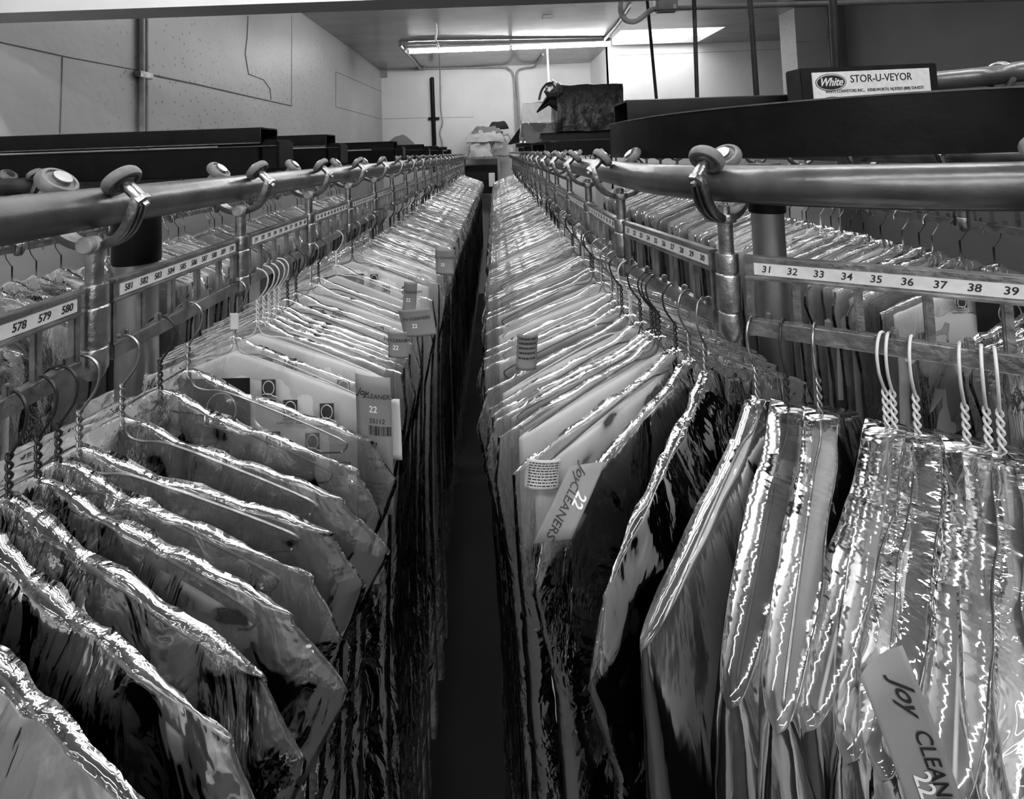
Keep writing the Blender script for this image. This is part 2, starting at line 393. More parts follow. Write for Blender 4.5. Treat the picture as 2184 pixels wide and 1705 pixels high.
# ================================================================== CONVEYORS
LINK = .274
ZT = EYE.z - .043                    # centre of the carrying tube
TR = .0205
def loop_path(x0, x1, y0, y1, r, n=24):
    """rounded rectangle, counter-clockwise, starting on side x1 (going +y) or x0"""
    pts = []
    for cx, cy, a0 in ((x1 - r, y0 + r, -90), (x1 - r, y1 - r, 0), (x0 + r, y1 - r, 90), (x0 + r, y0 + r, 180)):
        for i in range(n + 1):
            a = radians(a0 + 90 * i / n); pts.append(Vector((cx + r * cos(a), cy + r * sin(a), 0)))
    return pts
LOOP_L = loop_path(-1.18, -.411, -.15, 6.25, .30)
LOOP_R = loop_path(.207, 1.04, .38, 6.05, .30)
def densify(pts, step=.004):
    out = []
    for i in range(len(pts)):
        a = pts[i]; b = pts[(i + 1) % len(pts)]; n = max(1, int((b - a).length / step))
        for k in range(n): out.append(a.lerp(b, k / n))
    return out
def hinges(loop, start, side):
    """points a link length apart round the loop, the first nearest to start; goes forward then back to the far end"""
    D = densify(loop); N = len(D)
    i0 = min(range(N), key=lambda i: (D[i] - start).length); fw = [D[i0]]; i = i0
    res = {0: D[i0]}
    per = sum((D[i] - D[i - 1]).length for i in range(N))
    total = int(per / LINK)
    for sgn in (1, -1):
        i = i0; cur = D[i0]; lim = side[0] if sgn == 1 else side[1]
        for k in range(1, lim + 1):
            j = i
            while (D[(j + sgn) % N] - cur).length < LINK: j += sgn
            j += sgn; i = j; cur = D[j % N]; res[sgn * k] = cur
    return res
HL = hinges(LOOP_L, Vector((-.411, .485, 0)), (44, 2))
HR = hinges(LOOP_R, Vector((.257, .531, 0)), (22, 21))

def conveyor_rail(loop, label):
    bm = bmesh.new(); pts = [p + Vector((0, 0, ZT)) for p in loop]
    tube(bm, pts, TR, 20, closed=True)
    return tag(obj('conveyor_rail', bm, M['tube']), label, 'rail')
conveyor_rail(LOOP_L, 'long scuffed steel tube rail looping round the left conveyor')
conveyor_rail(LOOP_R, 'long scuffed steel tube rail looping round the right conveyor')

# ---- link pieces (local: x along, -y outward, z relative to eye height)
Z_LT, Z_LB = -.122, -.143            # number bar top and bottom
Z_RT, Z_RB = -.186, -.203            # hook rail
def link_frame_mesh():
    bm = bmesh.new(); a, b = .017, LINK - .017
    box(bm, a, b, -.0045, .0045, Z_LB, Z_LT, bevel=.0012)
    box(bm, a, b, -.0075, .0035, Z_LT - .002, Z_LT + .0025, bevel=.0008)
    box(bm, a, b, -.0065, .0035, Z_LB - .001, Z_LB + .002, bevel=.0006)
    box(bm, a, b, -.0055, .0055, Z_RB, Z_RT, bevel=.0016)
    for k in range(5):
        x = .0246 + .0254 * (2 * k + 2) - .0127 if k < 4 else None
        if x is None: continue
        box(bm, x - .0035, x + .0035, -.0035, .0035, Z_RT - .002, Z_LB + .002, bevel=.0012)
    for x in (a + .004, b - .004): box(bm, x - .0035, x + .0035, -.004, .004, Z_RB, Z_LT, bevel=.0012)
    for k in range(5):
        x = .0246 + .0254 * (2 * k + 1) - .0127
        box(bm, x - .003, x + .003, -.0048, .002, Z_RT - .002, Z_RT + .009, bevel=.0014)
    me = bpy.data.meshes.new('link_frame'); bm.to_mesh(me); bm.free(); return me
def label_mesh():
    bm = bmesh.new(); box(bm, .026, LINK - .024, -.0056, -.0045, Z_LB + .0045, Z_LT - .0045); me = bpy.data.meshes.new('number_strip'); bm.to_mesh(me); bm.free(); return me
def barrel_mesh():
    bm = bmesh.new()
    lathe(bm, [(.0065, -.213), (.0095, -.2085), (.0102, -.205), (.0112, -.2045), (.0118, -.202), (.0118, -.184), (.0112, -.1825), (.0106, -.182),
               (.0106, -.1812), (.0124, -.180), (.0128, -.178), (.0128, -.1435), (.0122, -.1415), (.0108, -.1405), (.0108, -.1395), (.0118, -.1385), (.0118, -.1205), (.0112, -.119), (.0078, -.119)], 22)
    me = bpy.data.meshes.new('hinge_barrel'); bm.to_mesh(me); bm.free(); return me
LF, LM, BM_ = link_frame_mesh(), label_mesh(), barrel_mesh()
def place_link(hs, i, name_side, base, total, vis_numbers, where):
    a = hs[i]; b = hs[i + 1]; d = (b - a).normalized()
    m = Matrix((( d.x, -d.y, 0, a.x), (d.y, d.x, 0, a.y), (0, 0, 1, EYE.z), (0, 0, 0, 1)))
    n0 = (base + 10 * i - 1) % total + 1
    t = thing('carrier_link', where, 'conveyor link', m, 'slotted number links of the %s conveyor' % name_side)
    s = (b - a).length / LINK
    obj_me('link_frame', LF, M['cast'], t)
    ls = obj_me('number_strip', LM, M['label'], t, False)
    bo = obj_me('hinge_barrel', BM_, M['cast'], t)
    if vis_numbers:
        it = [(str((n0 + k - 1) % total + 1), .0098, .0375 + .0224 * k, (Z_LT + Z_LB) / 2, .18, .00012, .82 if n0 > 99 else .95) for k in range(10)]
        me = join_text(it); o = obj_me('printed_numbers', me, M['ink'], ls, False)
        o.matrix_local = Matrix(((1, 0, 0, 0), (0, 0, -1, -.0058), (0, 1, 0, 0), (0, 0, 0, 1)))
    return t

# ---- trolley: two canted wheels on the tube, cast arm round it, swivel and pin
def wheel_mesh():
    bm = bmesh.new()
    lathe(bm, [(.006, -.0058), (.0085, -.0058), (.0095, -.004), (.0125, -.004), (.0135, -.0058), (.0165, -.0055), (.0182, -.003), (.0186, 0), (.0182, .003), (.0165, .0055), (.0135, .0058), (.0125, .004), (.0095, .004), (.0085, .0058), (.006, .0058)], 26)
    me = bpy.data.meshes.new('wheel'); bm.to_mesh(me); bm.free(); return me
def bolt_mesh():
    bm = bmesh.new()
    lathe(bm, [(.0085, -.009), (.0085, -.0065), (.0062, -.006), (.0058, .006), (.0062, .0095), (.0062, .026)], 16)
    lathe(bm, [(.0072, .026), (.0078, .027), (.0078, .032), (.0068, .033)], 6)
    lathe(bm, [(.0034, .033), (.0030, .037)], 8)
    me = bpy.data.meshes.new('axle_bolt'); bm.to_mesh(me); bm.free(); return me
def arm_mesh(s):
    """from the axle down round the tube; s=-1 is the outward (local -y) side"""
    bm = bmesh.new(); c = Vector((0, 0, -.043))
    path = [(0, .045, -.031), (0, .0435, -.040), (0, .0400, -.052), (0, .034, -.064), (0, .025, -.073), (0, .013, -.0785), (0, .003, -.0795)]
    pts = smooth_path([(x, y * (1 if s > 0 else -1), z) for x, y, z in path], 5)
    ax = []
    w0 = .0085
    prof = [(-.0028, -w0), (.0028, -w0), (.0052, -w0 + .0015), (.0052, -w0 + .0035), (.0018, -w0 + .0045), (.0018, -.0018), (.0050, -.0010), (.0050, .0010), (.0018, .0018), (.0018, w0 - .0045), (.0052, w0 - .0035), (.0052, w0 - .0015), (.0028, w0), (-.0028, w0)]
    rings = []
    for i, p in enumerate(pts):
        a = pts[max(i - 1, 0)]; b = pts[min(i + 1, len(pts) - 1)]; t = (b - a).normalized()
        nn = t.cross(Vector((1, 0, 0))).normalized()
        if nn.dot(p - c) < 0: nn = -nn
        k = .75 + .35 * sin(pi * i / (len(pts) - 1))
        rings.append([bm.verts.new(p + nn * u + Vector((1, 0, 0)) * v * k) for u, v in prof])
    for A, B in zip(rings, rings[1:]):
        for j in range(len(prof)): bm.faces.new((A[j], A[(j + 1) % len(prof)], B[(j + 1) % len(prof)], B[j]))
    bm.faces.new(rings[0]); bm.faces.new(list(reversed(rings[-1])))
    me = bpy.data.meshes.new('arm'); bmesh.ops.recalc_face_normals(bm, faces=bm.faces); bm.to_mesh(me); bm.free(); return me
def swivel_mesh():
    bm = bmesh.new()
    lathe(bm, [(.0078, -.119), (.0078, -.088), (.0082, -.0875), (.0082, -.086), (.0118, -.085), (.0122, -.083), (.0122, -.077), (.0112, -.0755), (.006, -.0755), (.006, -.068)], 18)
    me = bpy.data.meshes.new('swivel_pin'); bm.to_mesh(me); bm.free(); return me
def roller_mesh():
    bm = bmesh.new()
    lathe(bm, [(.0075, 0), (.0088, .0015), (.0088, .0055), (.0078, .0065), (.0078, .008), (.0086, .009), (.0086, .0135), (.007, .015)], 18, Matrix.Rotation(-pi / 2, 4, 'Y'))
    me = bpy.data.meshes.new('roller'); bm.to_mesh(me); bm.free(); return me
WM, BO, AM1, AM2, SW, RO = wheel_mesh(), bolt_mesh(), arm_mesh(-1), arm_mesh(1), swivel_mesh(), roller_mesh()
def place_trolley(p, d, side, where):
    m = Matrix(((d.x, -d.y, 0, p.x), (d.y, d.x, 0, p.y), (0, 0, 1, EYE.z), (0, 0, 0, 1)))
    t = thing('trolley', where, 'trolley', m, 'wheeled trolleys of the %s conveyor' % side)
    for s, am in ((-1, AM1), (1, AM2)):
        obj_me('arm', am, M['cast_dark'], t)
        q = Vector((0, s * (TR + .0186) * .7071, -.043 + (TR + .0186) * .7071))
        rot = Matrix.Rotation(radians(-135 * s), 4, 'X') if s < 0 else Matrix.Rotation(radians(-135), 4, 'X')
        ax = Vector((0, s * .7071, -.7071)); rot = Vector((0, 0, 1)).rotation_difference(ax).to_matrix().to_4x4()
        wob = s * (-.012 if s > 0 else 0)
        mm = Matrix.Translation(q + Vector((wob, 0, 0))) @ rot
        o = obj_me('wheel', WM, M['wheel'], t); o.matrix_local = mm
        b = obj_me('axle_bolt', BO, M['cast'], t); b.matrix_local = mm
    obj_me('swivel_pin', SW, M['cast'], t)
    o = obj_me('roller', RO, M['roller'], t); o.location = (-.004, -.004, -.078)
    return t
def put_conveyor(hs, side, base, total, lo, hi, near_idx, loop_name):
    ks = sorted(hs)
    for i in ks:
        if i + 1 not in hs: continue
        mid = (hs[i] + hs[i + 1]) / 2
        if mid.y < -.3: continue
        aisle = lo <= i <= hi
        n0 = (base + 10 * i - 1) % total + 1
        vis = aisle and mid.y < 4.2
        if vis:
            lab = 'cast steel rail link numbered %d to %d on the %s conveyor' % (n0, (n0 + 8) % total + 1, side)
        elif aisle:
            lab = 'tiny far cast rail link on the %s aisle rail, %s from the camera' % (side, ordn(abs(i - near_idx)))
        else:
            lab = 'cast rail link on the far side of the %s loop, %s from the near turn' % (side, ordn(abs(i - hi) if side == 'right' else max(0, max(ks) - i)))
        place_link(hs, i, side, base, total, vis, lab)
        d = (hs[min(i + 1, max(ks))] - hs[i - 1 if i - 1 in hs else i]).normalized()
        if vis: tl = 'two-wheeled steel trolley riding the tube before link %d on the %s conveyor' % (n0, side)
        elif aisle: tl = 'tiny far two-wheeled trolley on the %s conveyor aisle tube, %s from the camera' % (side, ordn(abs(i - near_idx)))
        else: tl = 'two-wheeled trolley on the far tube of the %s loop, %s from the near turn' % (side, ordn(abs(i - hi) if side == 'right' else max(0, max(ks) - i)))
        place_trolley(hs[i], d, side, tl)
put_conveyor(HL, 'left', 581, 740, -2, 21, 0, 'left')
put_conveyor(HR, 'right', 31, 740, -21, 1, 0, 'right')

# ---- black crosswise channels over the loops, band, sign, posts, rods
def channel(x0, x1, y0, y1, z0, z1, label, yaw=0, tab=None):
    """box beam with folded lips; z relative to the eye"""
    t = thing('cross_channel', label, 'beam', Matrix.Translation(((x0 + x1) / 2, (y0 + y1) / 2, EYE.z)) @ Matrix.Rotation(yaw, 4, 'Z'), 'black cross channels over the conveyors')
    hx, hy = (x1 - x0) / 2, (y1 - y0) / 2
    bm = bmesh.new(); th = .004; r = .006
    prof = [(-hy, z0), (-hy, z1 - r), (-hy + r * .3, z1 - r * .3), (-hy + r, z1), (hy - r, z1), (hy - r * .3, z1 - r * .3), (hy, z1 - r), (hy, z0), (hy - th, z0), (hy - th, z1 - r - th * .3), (hy - r, z1 - th), (-hy + r, z1 - th), (-hy + th, z1 - r - th * .3), (-hy + th, z0)]
    A = [bm.verts.new((-hx, y, z)) for y, z in prof]; B = [bm.verts.new((hx, y, z)) for y, z in prof]
    for j in range(len(prof)): bm.faces.new((A[j], A[(j + 1) % len(prof)], B[(j + 1) % len(prof)], B[j]))
    bm.faces.new(A); bm.faces.new(list(reversed(B)))
    bmesh.ops.triangulate(bm, faces=[f for f in bm.faces if len(f.verts) > 4])
    obj('channel', bm, M['black'], t, True)
    bm = bmesh.new(); box(bm, -hx, hx, -hy - .002, -hy + .001, z0, z0 + .0035); obj('dusty_lip', bm, M['dust'], t, False)
    return t
def tray(x0, x1, y0, y1, z0, z1, label):
    t = thing('support_frame', label, 'frame', Matrix.Translation(((x0 + x1) / 2, (y0 + y1) / 2, EYE.z)), 'black support frames under the cross channels')
    hx, hy = (x1 - x0) / 2, (y1 - y0) / 2
    bm = bmesh.new(); box(bm, -hx, hx, -hy, hy, z0, z1, bevel=.003); obj('front_rail', bm, M['black'], t, False)
    bm = bmesh.new(); box(bm, hx + .004, hx + .05, -hy + .005, hy, z0 + .012, z1 + .018, bevel=.006); obj('end_bracket', bm, M['black'], t, False)
    bm = bmesh.new(); box(bm, -hx, hx + .045, -hy - .002, -hy + .006, z1, z1 + .002); obj('dusty_edge', bm, M['dust'], t, False)
    return t
for k, (y, xa) in enumerate(((1.25, -.62), (1.74, -.62), (2.85, -.61), (3.9, -.6), (4.9, -.6), (5.8, -.6))):
    channel(-1.02 if k else -1.45, xa, y, y + .10, .045, .088, 'black steel cross channel over the left conveyor, %s from the camera' % ordn(k))
    tray(-1.0 if k else -1.42, xa + .005, y - .02, y + .08, -.040, .036, 'black support frame under the left conveyor channels, %s from the camera' % ordn(k))
# second, longer frame that runs between the first two on the left
bm = bmesh.new(); box(bm, -.66, -.60, 1.0, 1.22, -.045, .028, bevel=.004)
tag(obj('gear_box', bm, M['black'], None, False), 'small black box before the nearest left cross frame', 'box')
for k, (y, xa, xb) in enumerate(((.865, .245, .70), (2.38, .235, .98), (3.3, .24, .98), (4.3, .24, .98), (5.3, .24, .98))):
    channel(xa, xb, y, y + .10, .045, .088, 'black steel cross channel over the right conveyor, %s from the camera' % ordn(k))
    if k: tray(xa + .02, xb, y + .01, y + .09, -.03, .04, 'black support frame under the right conveyor channels, %s from the camera' % ordn(k))
# curved black guard band inside the near turn of the right tube
t = thing('turn_guard', 'tall black curved guard band above the near turn of the right tube', 'guard', Matrix.Translation((.5, .6, EYE.z)))
pts = smooth_path([(.245, .975), (.247, .86), (.262, .74), (.305, .635), (.39, .55), (.50, .505), (.62, .49), (.80, .495), (.92, .56)], 7) if False else None
ring = []
for p in smooth_path([Vector(q) for q in ((.240, .985, 0), (.244, .88, 0), (.262, .76, 0), (.305, .655, 0), (.385, .565, 0), (.475, .515, 0), (.575, .492, 0), (.70, .49, 0), (.83, .50, 0), (.93, .58, 0), (.98, .70, 0))], 7): ring.append(p - Vector((.5, .6, 0)))
def band(z0, z1, off0, off1):
    bm = bmesh.new(); rows = []
    for i, p in enumerate(ring):
        a = ring[max(0, i - 1)]; b = ring[min(len(ring) - 1, i + 1)]; d = (b - a).normalized(); n = Vector((-d.y, d.x, 0))
        rows.append([bm.verts.new(p + n * o + Vector((0, 0, z))) for o, z in ((off0, z0), (off0, z1), (off1, z1), (off1, z0))])
    for A, B in zip(rows, rows[1:]):
        for j in range(4): bm.faces.new((A[j], A[(j + 1) % 4], B[(j + 1) % 4], B[j]))
    bm.faces.new(rows[0]); bm.faces.new(list(reversed(rows[-1]))); return bm
obj('guard_band', band(-.019, .050, 0, .004), M['black'], t)
obj('top_lip', band(.0485, .0505, -.001, .02), M['dust'], t)
# rods
for k, (xt, yt, xb, yb, Y) in enumerate(((1386, 62, 1401, 222, 1.82), (1479, -40, 1487, 215, 1.43), (1596, -40, 1614, 210, 1.11), (1774, -40, 1786, 200, .84))):
    b = P(xb, yb, Y); a = P(xt, yt, Y); d = (a - b).normalized(); s = (CEIL - b.z) / d.z; s2 = (EYE.z + .05 - b.z) / d.z
    bm = bmesh.new(); tube(bm, [b + d * s2, b + d * s], .0062, 10)
    tag(obj('hanging_rod', bm, M['black_flat']), 'dark steel rod from ceiling to right conveyor, %s from the left' % ordn(k), 'rod', 'ceiling rods of the right conveyor')
# floor posts with black sleeves
for side, x, y, zs in (('left', -.575, .76, -.155), ('right', .525, .93, -.135)):
    t = thing('floor_post', 'round grey steel post with black sleeve under the %s conveyor' % side, 'post', Matrix.Translation((x, y, 0)))
    bm = bmesh.new(); lathe(bm, [(.0285, 0), (.0285, EYE.z - .04)], 28); obj('pole', bm, M['pole'], t)
    bm = bmesh.new(); lathe(bm, [(.0315, EYE.z + zs), (.0325, EYE.z + zs + .003), (.0325, EYE.z - .05), (.0315, EYE.z - .047)], 28); obj('sleeve', bm, M['black'], t)
# second tube and clamp behind the sign on the right
t = thing('curved_pipe', 'grey pipe with a hooked clamp behind the sign', 'pipe', Matrix.Translation((0, 0, 0)))
bm = bmesh.new(); tube(bm, smooth_path([P(1930, 178, 1.08), P(2000, 172, 1.03), P(2100, 163, .98), P(2184, 152, .93), P(2330, 140, .88)], 5), .0205, 18); obj('pipe_body', bm, M['tube'], t)
bm = bmesh.new(); q = P(2130, 165, .96); pts = []
for i in range(15):
    a = radians(-60 + 300 * i / 14); pts.append(q + Vector((.004 * i / 14, -.027 * cos(a), .027 * sin(a))))
tube(bm, pts, .006, 8); obj('clamp', bm, M['cast'], t)
# sign
a = P(1705, 146, .80); b = P(1998, 134, .83); c = P(1732, 230, .79)
ex = (b - a).normalized(); ez = Vector((0, 0, 1)); ez = (ez - ex * ez.dot(ex)).normalized(); ey = ez.cross(ex); W = (b - a).length; H = .105
mS = Matrix(((ex.x, ey.x, ez.x, a.x), (ex.y, ey.y, ez.y, a.y), (ex.z, ey.z, ez.z, a.z), (0, 0, 0, 1)))
t = thing('maker_sign', 'black sign box with white maker label on the right conveyor', 'sign', mS)
bm = bmesh.new(); box(bm, 0, W, 0, .035, -H, 0, bevel=.002); obj('sign_box', bm, M['black_flat'], t, False)
lx0, lx1 = .021, W - .018
bm = bmesh.new(); box(bm, lx0, lx1, -.0012, 0, -H + .002, -.0085); lb = obj('paper_label', bm, M['label'], t, False)
RX = Matrix(((1, 0, 0, 0), (0, 0, -1, 0), (0, 1, 0, 0), (0, 0, 0, 1)))
def disc(rx, rz, th, n=40):
    bm = bmesh.new(); vs = [bm.verts.new((rx * cos(2 * pi * i / n), rz * sin(2 * pi * i / n), 0)) for i in range(n)]; bm.faces.new(vs)
    g = bmesh.ops.extrude_face_region(bm, geom=bm.faces[:]); bmesh.ops.translate(bm, verts=[v for v in g['geom'] if isinstance(v, bmesh.types.BMVert)], vec=(0, 0, th)); return bm
def on_sign(name, bm_or_me, m, x, z, off):
    o = obj(name, bm_or_me, m, lb, False) if isinstance(bm_or_me, bmesh.types.BMesh) else obj_me(name, bm_or_me, m, lb, False)
    o.matrix_local = Matrix.Translation((x, -.0012 - off, z)) @ RX; return o
def badge(cx, cz):
    on_sign('logo_oval', disc(.0290, .0150, .0003), M['ink'], cx, cz, 0)
    on_sign('logo_rim', disc(.0277, .0138, .0003), M['label'], cx, cz, .0002)
    on_sign('logo_oval', disc(.0262, .0125, .0003), M['ink'], cx, cz, .0004)
    on_sign('logo_lettering', join_text([('White', .0192, -.001, 0, .42, .0004, .88)]), M['label'], cx, cz, .0009)
badge(lx0 + .034, -.0265); badge(lx0 + .034, -.066)
on_sign('sign_lettering', join_text([('STOR-U-VEYOR', .0185, .024, 0, 0, .0001, .92)]), M['ink'], lx0 + .106, -.0225, .0003)
on_sign('sign_lettering', join_text([('WHITE CONVEYORS INC.,   KENILWORTH, NJ 07033 (800) 524-0273', .0074, 0, 0, 0, .0001, .85)]), M['ink'], (lx0 + lx1) / 2 + .004, -.0425, .0003)

# ================================================================== FAR THINGS
def crumple(bm, amp, sc, seed, flatz=None):
    for v in bm.verts:
        q = v.co * sc + Vector((seed * 3.1, seed * 1.7, seed))
        d = noise.noise_vector(q) * amp + noise.noise_vector(q * 2.7) * amp * .4
        if flatz is not None and v.co.z <= flatz + 1e-4: d.z = 0
        v.co += d
def gridbox(sx, sy, sz, n):
    bm = bmesh.new(); bmesh.ops.create_cube(bm, size=1); bmesh.ops.subdivide_edges(bm, edges=bm.edges[:], cuts=n, use_grid_fill=True)
    for v in bm.verts: v.co = Vector((v.co.x * sx, v.co.y * sy, (v.co.z + .5) * sz))
    return bm
# black plastic over a box
bx = P(1262, 300, 2.38); bx.z = EYE.z + .090
t = thing('bagged_box', 'box draped in shiny black plastic on top of the right conveyor', 'box', Matrix.Translation((bx.x - .0, 2.50, bx.z)))
bm = gridbox(.335, .26, .235, 14)
for v in bm.verts:
    k = v.co.z / .235
    v.co.x *= 1.02 - .03 * k; v.co.y *= 1.0
    if v.co.y < -.1 and k < .98:
        fan = atan2(v.co.z - .235, v.co.x + .10)
        v.co.y -= .010 * abs(sin(fan * 9)) * (1 - k)
crumple(bm, .006, 11, 3); obj('plastic_wrap', bm, M['bag_black'], t)
bm = bmesh.new(); n = 10
# loose pointed corner of the plastic at the left
pts = [[Vector((-.165, -.13, .235)), Vector((-.165, -.13, .10))], [Vector((-.21, -.14, .20)), Vector((-.21, -.14, .135))], [Vector((-.275, -.15, .105)), Vector((-.27, -.15, .098))]]
rows = [[bm.verts.new(a.lerp(b, k / 6) + Vector((0, .006 * sin(k * 2.1 + i), 0))) for k in range(7)] for i, (a, b) in enumerate(pts)]
for A, B in zip(rows, rows[1:]):
    for k in range(6): bm.faces.new((A[k], A[k + 1], B[k + 1], B[k]))
g = bmesh.ops.extrude_face_region(bm, geom=bm.faces[:]); bmesh.ops.translate(bm, verts=[v for v in g['geom'] if isinstance(v, bmesh.types.BMVert)], vec=(0, .004, 0))
obj('plastic_corner', bm, M['bag_black'], t)
# clear bag beside it
q = P(1150, 300, 2.45); t = thing('clear_bag', 'half-full clear plastic bag left of the black draped box', 'bag', Matrix.Translation((q.x, 2.5, EYE.z + .045)))
bm = gridbox(.20, .16, .21, 10)
for v in bm.verts: v.co.x += .025 * (v.co.z / .21) ; v.co.y *= 1 - .7 * (v.co.z / .21)
crumple(bm, .008, 12, 5); obj('film', bm, M['film_crisp'], t)
bm = gridbox(.16, .11, .10, 8); crumple(bm, .012, 14, 8); obj('folded_cloth', bm, M['cloth_mid'], t)
# bundle of clear film and wires on top
q = P(1182, 190, 2.34); t = thing('film_bundle', 'crumpled clear film with bent wires atop the black draped box', 'bundle', Matrix.Translation((q.x, 2.36, q.z)))
bm = bmesh.new(); bmesh.ops.create_icosphere(bm, subdivisions=3, radius=.045); crumple(bm, .018, 22, 2); obj('film', bm, M['film_far'], t)
bm = bmesh.new(); tube(bm, smooth_path([(-.075, 0, -.05), (-.06, 0, 0), (-.03, -.02, .03), (.0, -.02, .015), (-.01, -.03, -.02), (-.05, -.02, -.01)], 4), .006, 6)
obj('bent_wire', bm, M['wire_black'], t)
# black cloth corner
bm = bmesh.new(); A = [P(1083, 308, 2.9), P(1112, 268, 2.9), P(1118, 300, 2.9)]; B = [p + Vector((.02, .18, 0)) for p in A]
va = [bm.verts.new(p) for p in A]; vb = [bm.verts.new(p) for p in B]; bm.faces.new(va); bm.faces.new(vb[::-1])
for i in range(3): bm.faces.new((va[i], va[(i + 1) % 3], vb[(i + 1) % 3], vb[i]))
tag(obj('black_cloth', bm, M['cloth_black'], None, False), 'pointed black cloth hanging over the far right conveyor', 'cloth')
# grey peaked box on the left conveyor far away
q = P(858, 305, 4.4); bm = bmesh.new(); 
va = [(-.16, 0), (.13, 0), (.10, .04), (.02, .105), (-.06, .085), (-.12, .04)]
A = [bm.verts.new((x, 0, z)) for x, z in va]; B = [bm.verts.new((x * .8, .2, z * .9)) for x, z in va]; bm.faces.new(A); bm.faces.new(B[::-1])
for i in range(6): bm.faces.new((A[i], A[(i + 1) % 6], B[(i + 1) % 6], B[i]))
tag(obj('folded_bag', bm, M['cardboard'], None, False, (q.x, 4.35, EYE.z + .088)), 'grey folded paper bag lying far along the left conveyor', 'bag')
# shelf unit at the end of the aisle with a pile on it
t = thing('shelf_unit', 'dark shelf unit standing at the far end of the aisle', 'shelf', Matrix.Translation((.0, 6.42, 0)))
zt = EYE.z - .055
bm = bmesh.new(); box(bm, -.46, .06, -.12, .30, zt - .03, zt, bevel=.004); obj('top_board', bm, M['cast_dark'], t, False)
for x in (-.44, .04):
    for y in (-.10, .28):
        bm = bmesh.new(); box(bm, x - .015, x + .015, y - .015, y + .015, 0, zt - .03); obj('leg', bm, M['pole'], t, False)
bm = bmesh.new(); box(bm, -.46, .06, -.12, .30, zt - .52, zt - .49, bevel=.004); obj('shelf_board', bm, M['cast_dark'], t, False)
bm = bmesh.new(); box(bm, -.42, .02, .0, .26, zt - .49, zt - .12, bevel=.01); tag(obj('storage_bin', bm, M['black_flat'], None, False, (0, 6.42, 0)), 'dark bin on the shelf at the end of the aisle', 'bin')
bm = bmesh.new(); box(bm, -.05, .03, -.08, -.02, zt - .40, zt - .22, bevel=.004); tag(obj('white_carton', bm, M['label'], None, False, (-.05, 6.40, 0)), 'small white carton before the dark bin on the far shelf', 'carton')
def lump(name, pxx, pyy, w_, d_, h_, m, label, cat, seed, Y=6.5, amp=.03, z=None):
    q = P(pxx, pyy, Y); bm = gridbox(w_, d_, h_, 9)
    for v in bm.verts:
        k = v.co.z / h_; v.co.x *= 1 - .45 * k * k; v.co.y *= 1 - .4 * k * k
    crumple(bm, amp, 9, seed)
    return tag(obj(name, bm, M[m], None, True, (q.x, Y, z if z is not None else q.z)), label, cat)
lump('paper_bundle', 1026, 335, .32, .26, .26, 'cloth_pale', 'pale grey wrapped bundle on the far shelf', 'bundle', 1, z=zt)
lump('folded_garments', 1036, 300, .52, .28, .16, 'cloth_pale', 'pile of crumpled pale garments atop the far shelf', 'clothes', 2, z=zt + .20)
lump('folded_garments', 1040, 300, .40, .24, .09, 'cloth_mid', 'mid-grey folded garment on the crumpled pile at aisle end', 'clothes', 4, z=zt + .32)
lump('folded_garments', 1062, 275, .26, .16, .09, 'cloth_black', 'small black garment on top of the far crumpled pile', 'clothes', 3, z=zt + .38)
lump('film_heap', 1072, 330, .30, .22, .28, 'film_far', 'heap of clear plastic film at right of the far shelf', 'film', 6, z=zt)

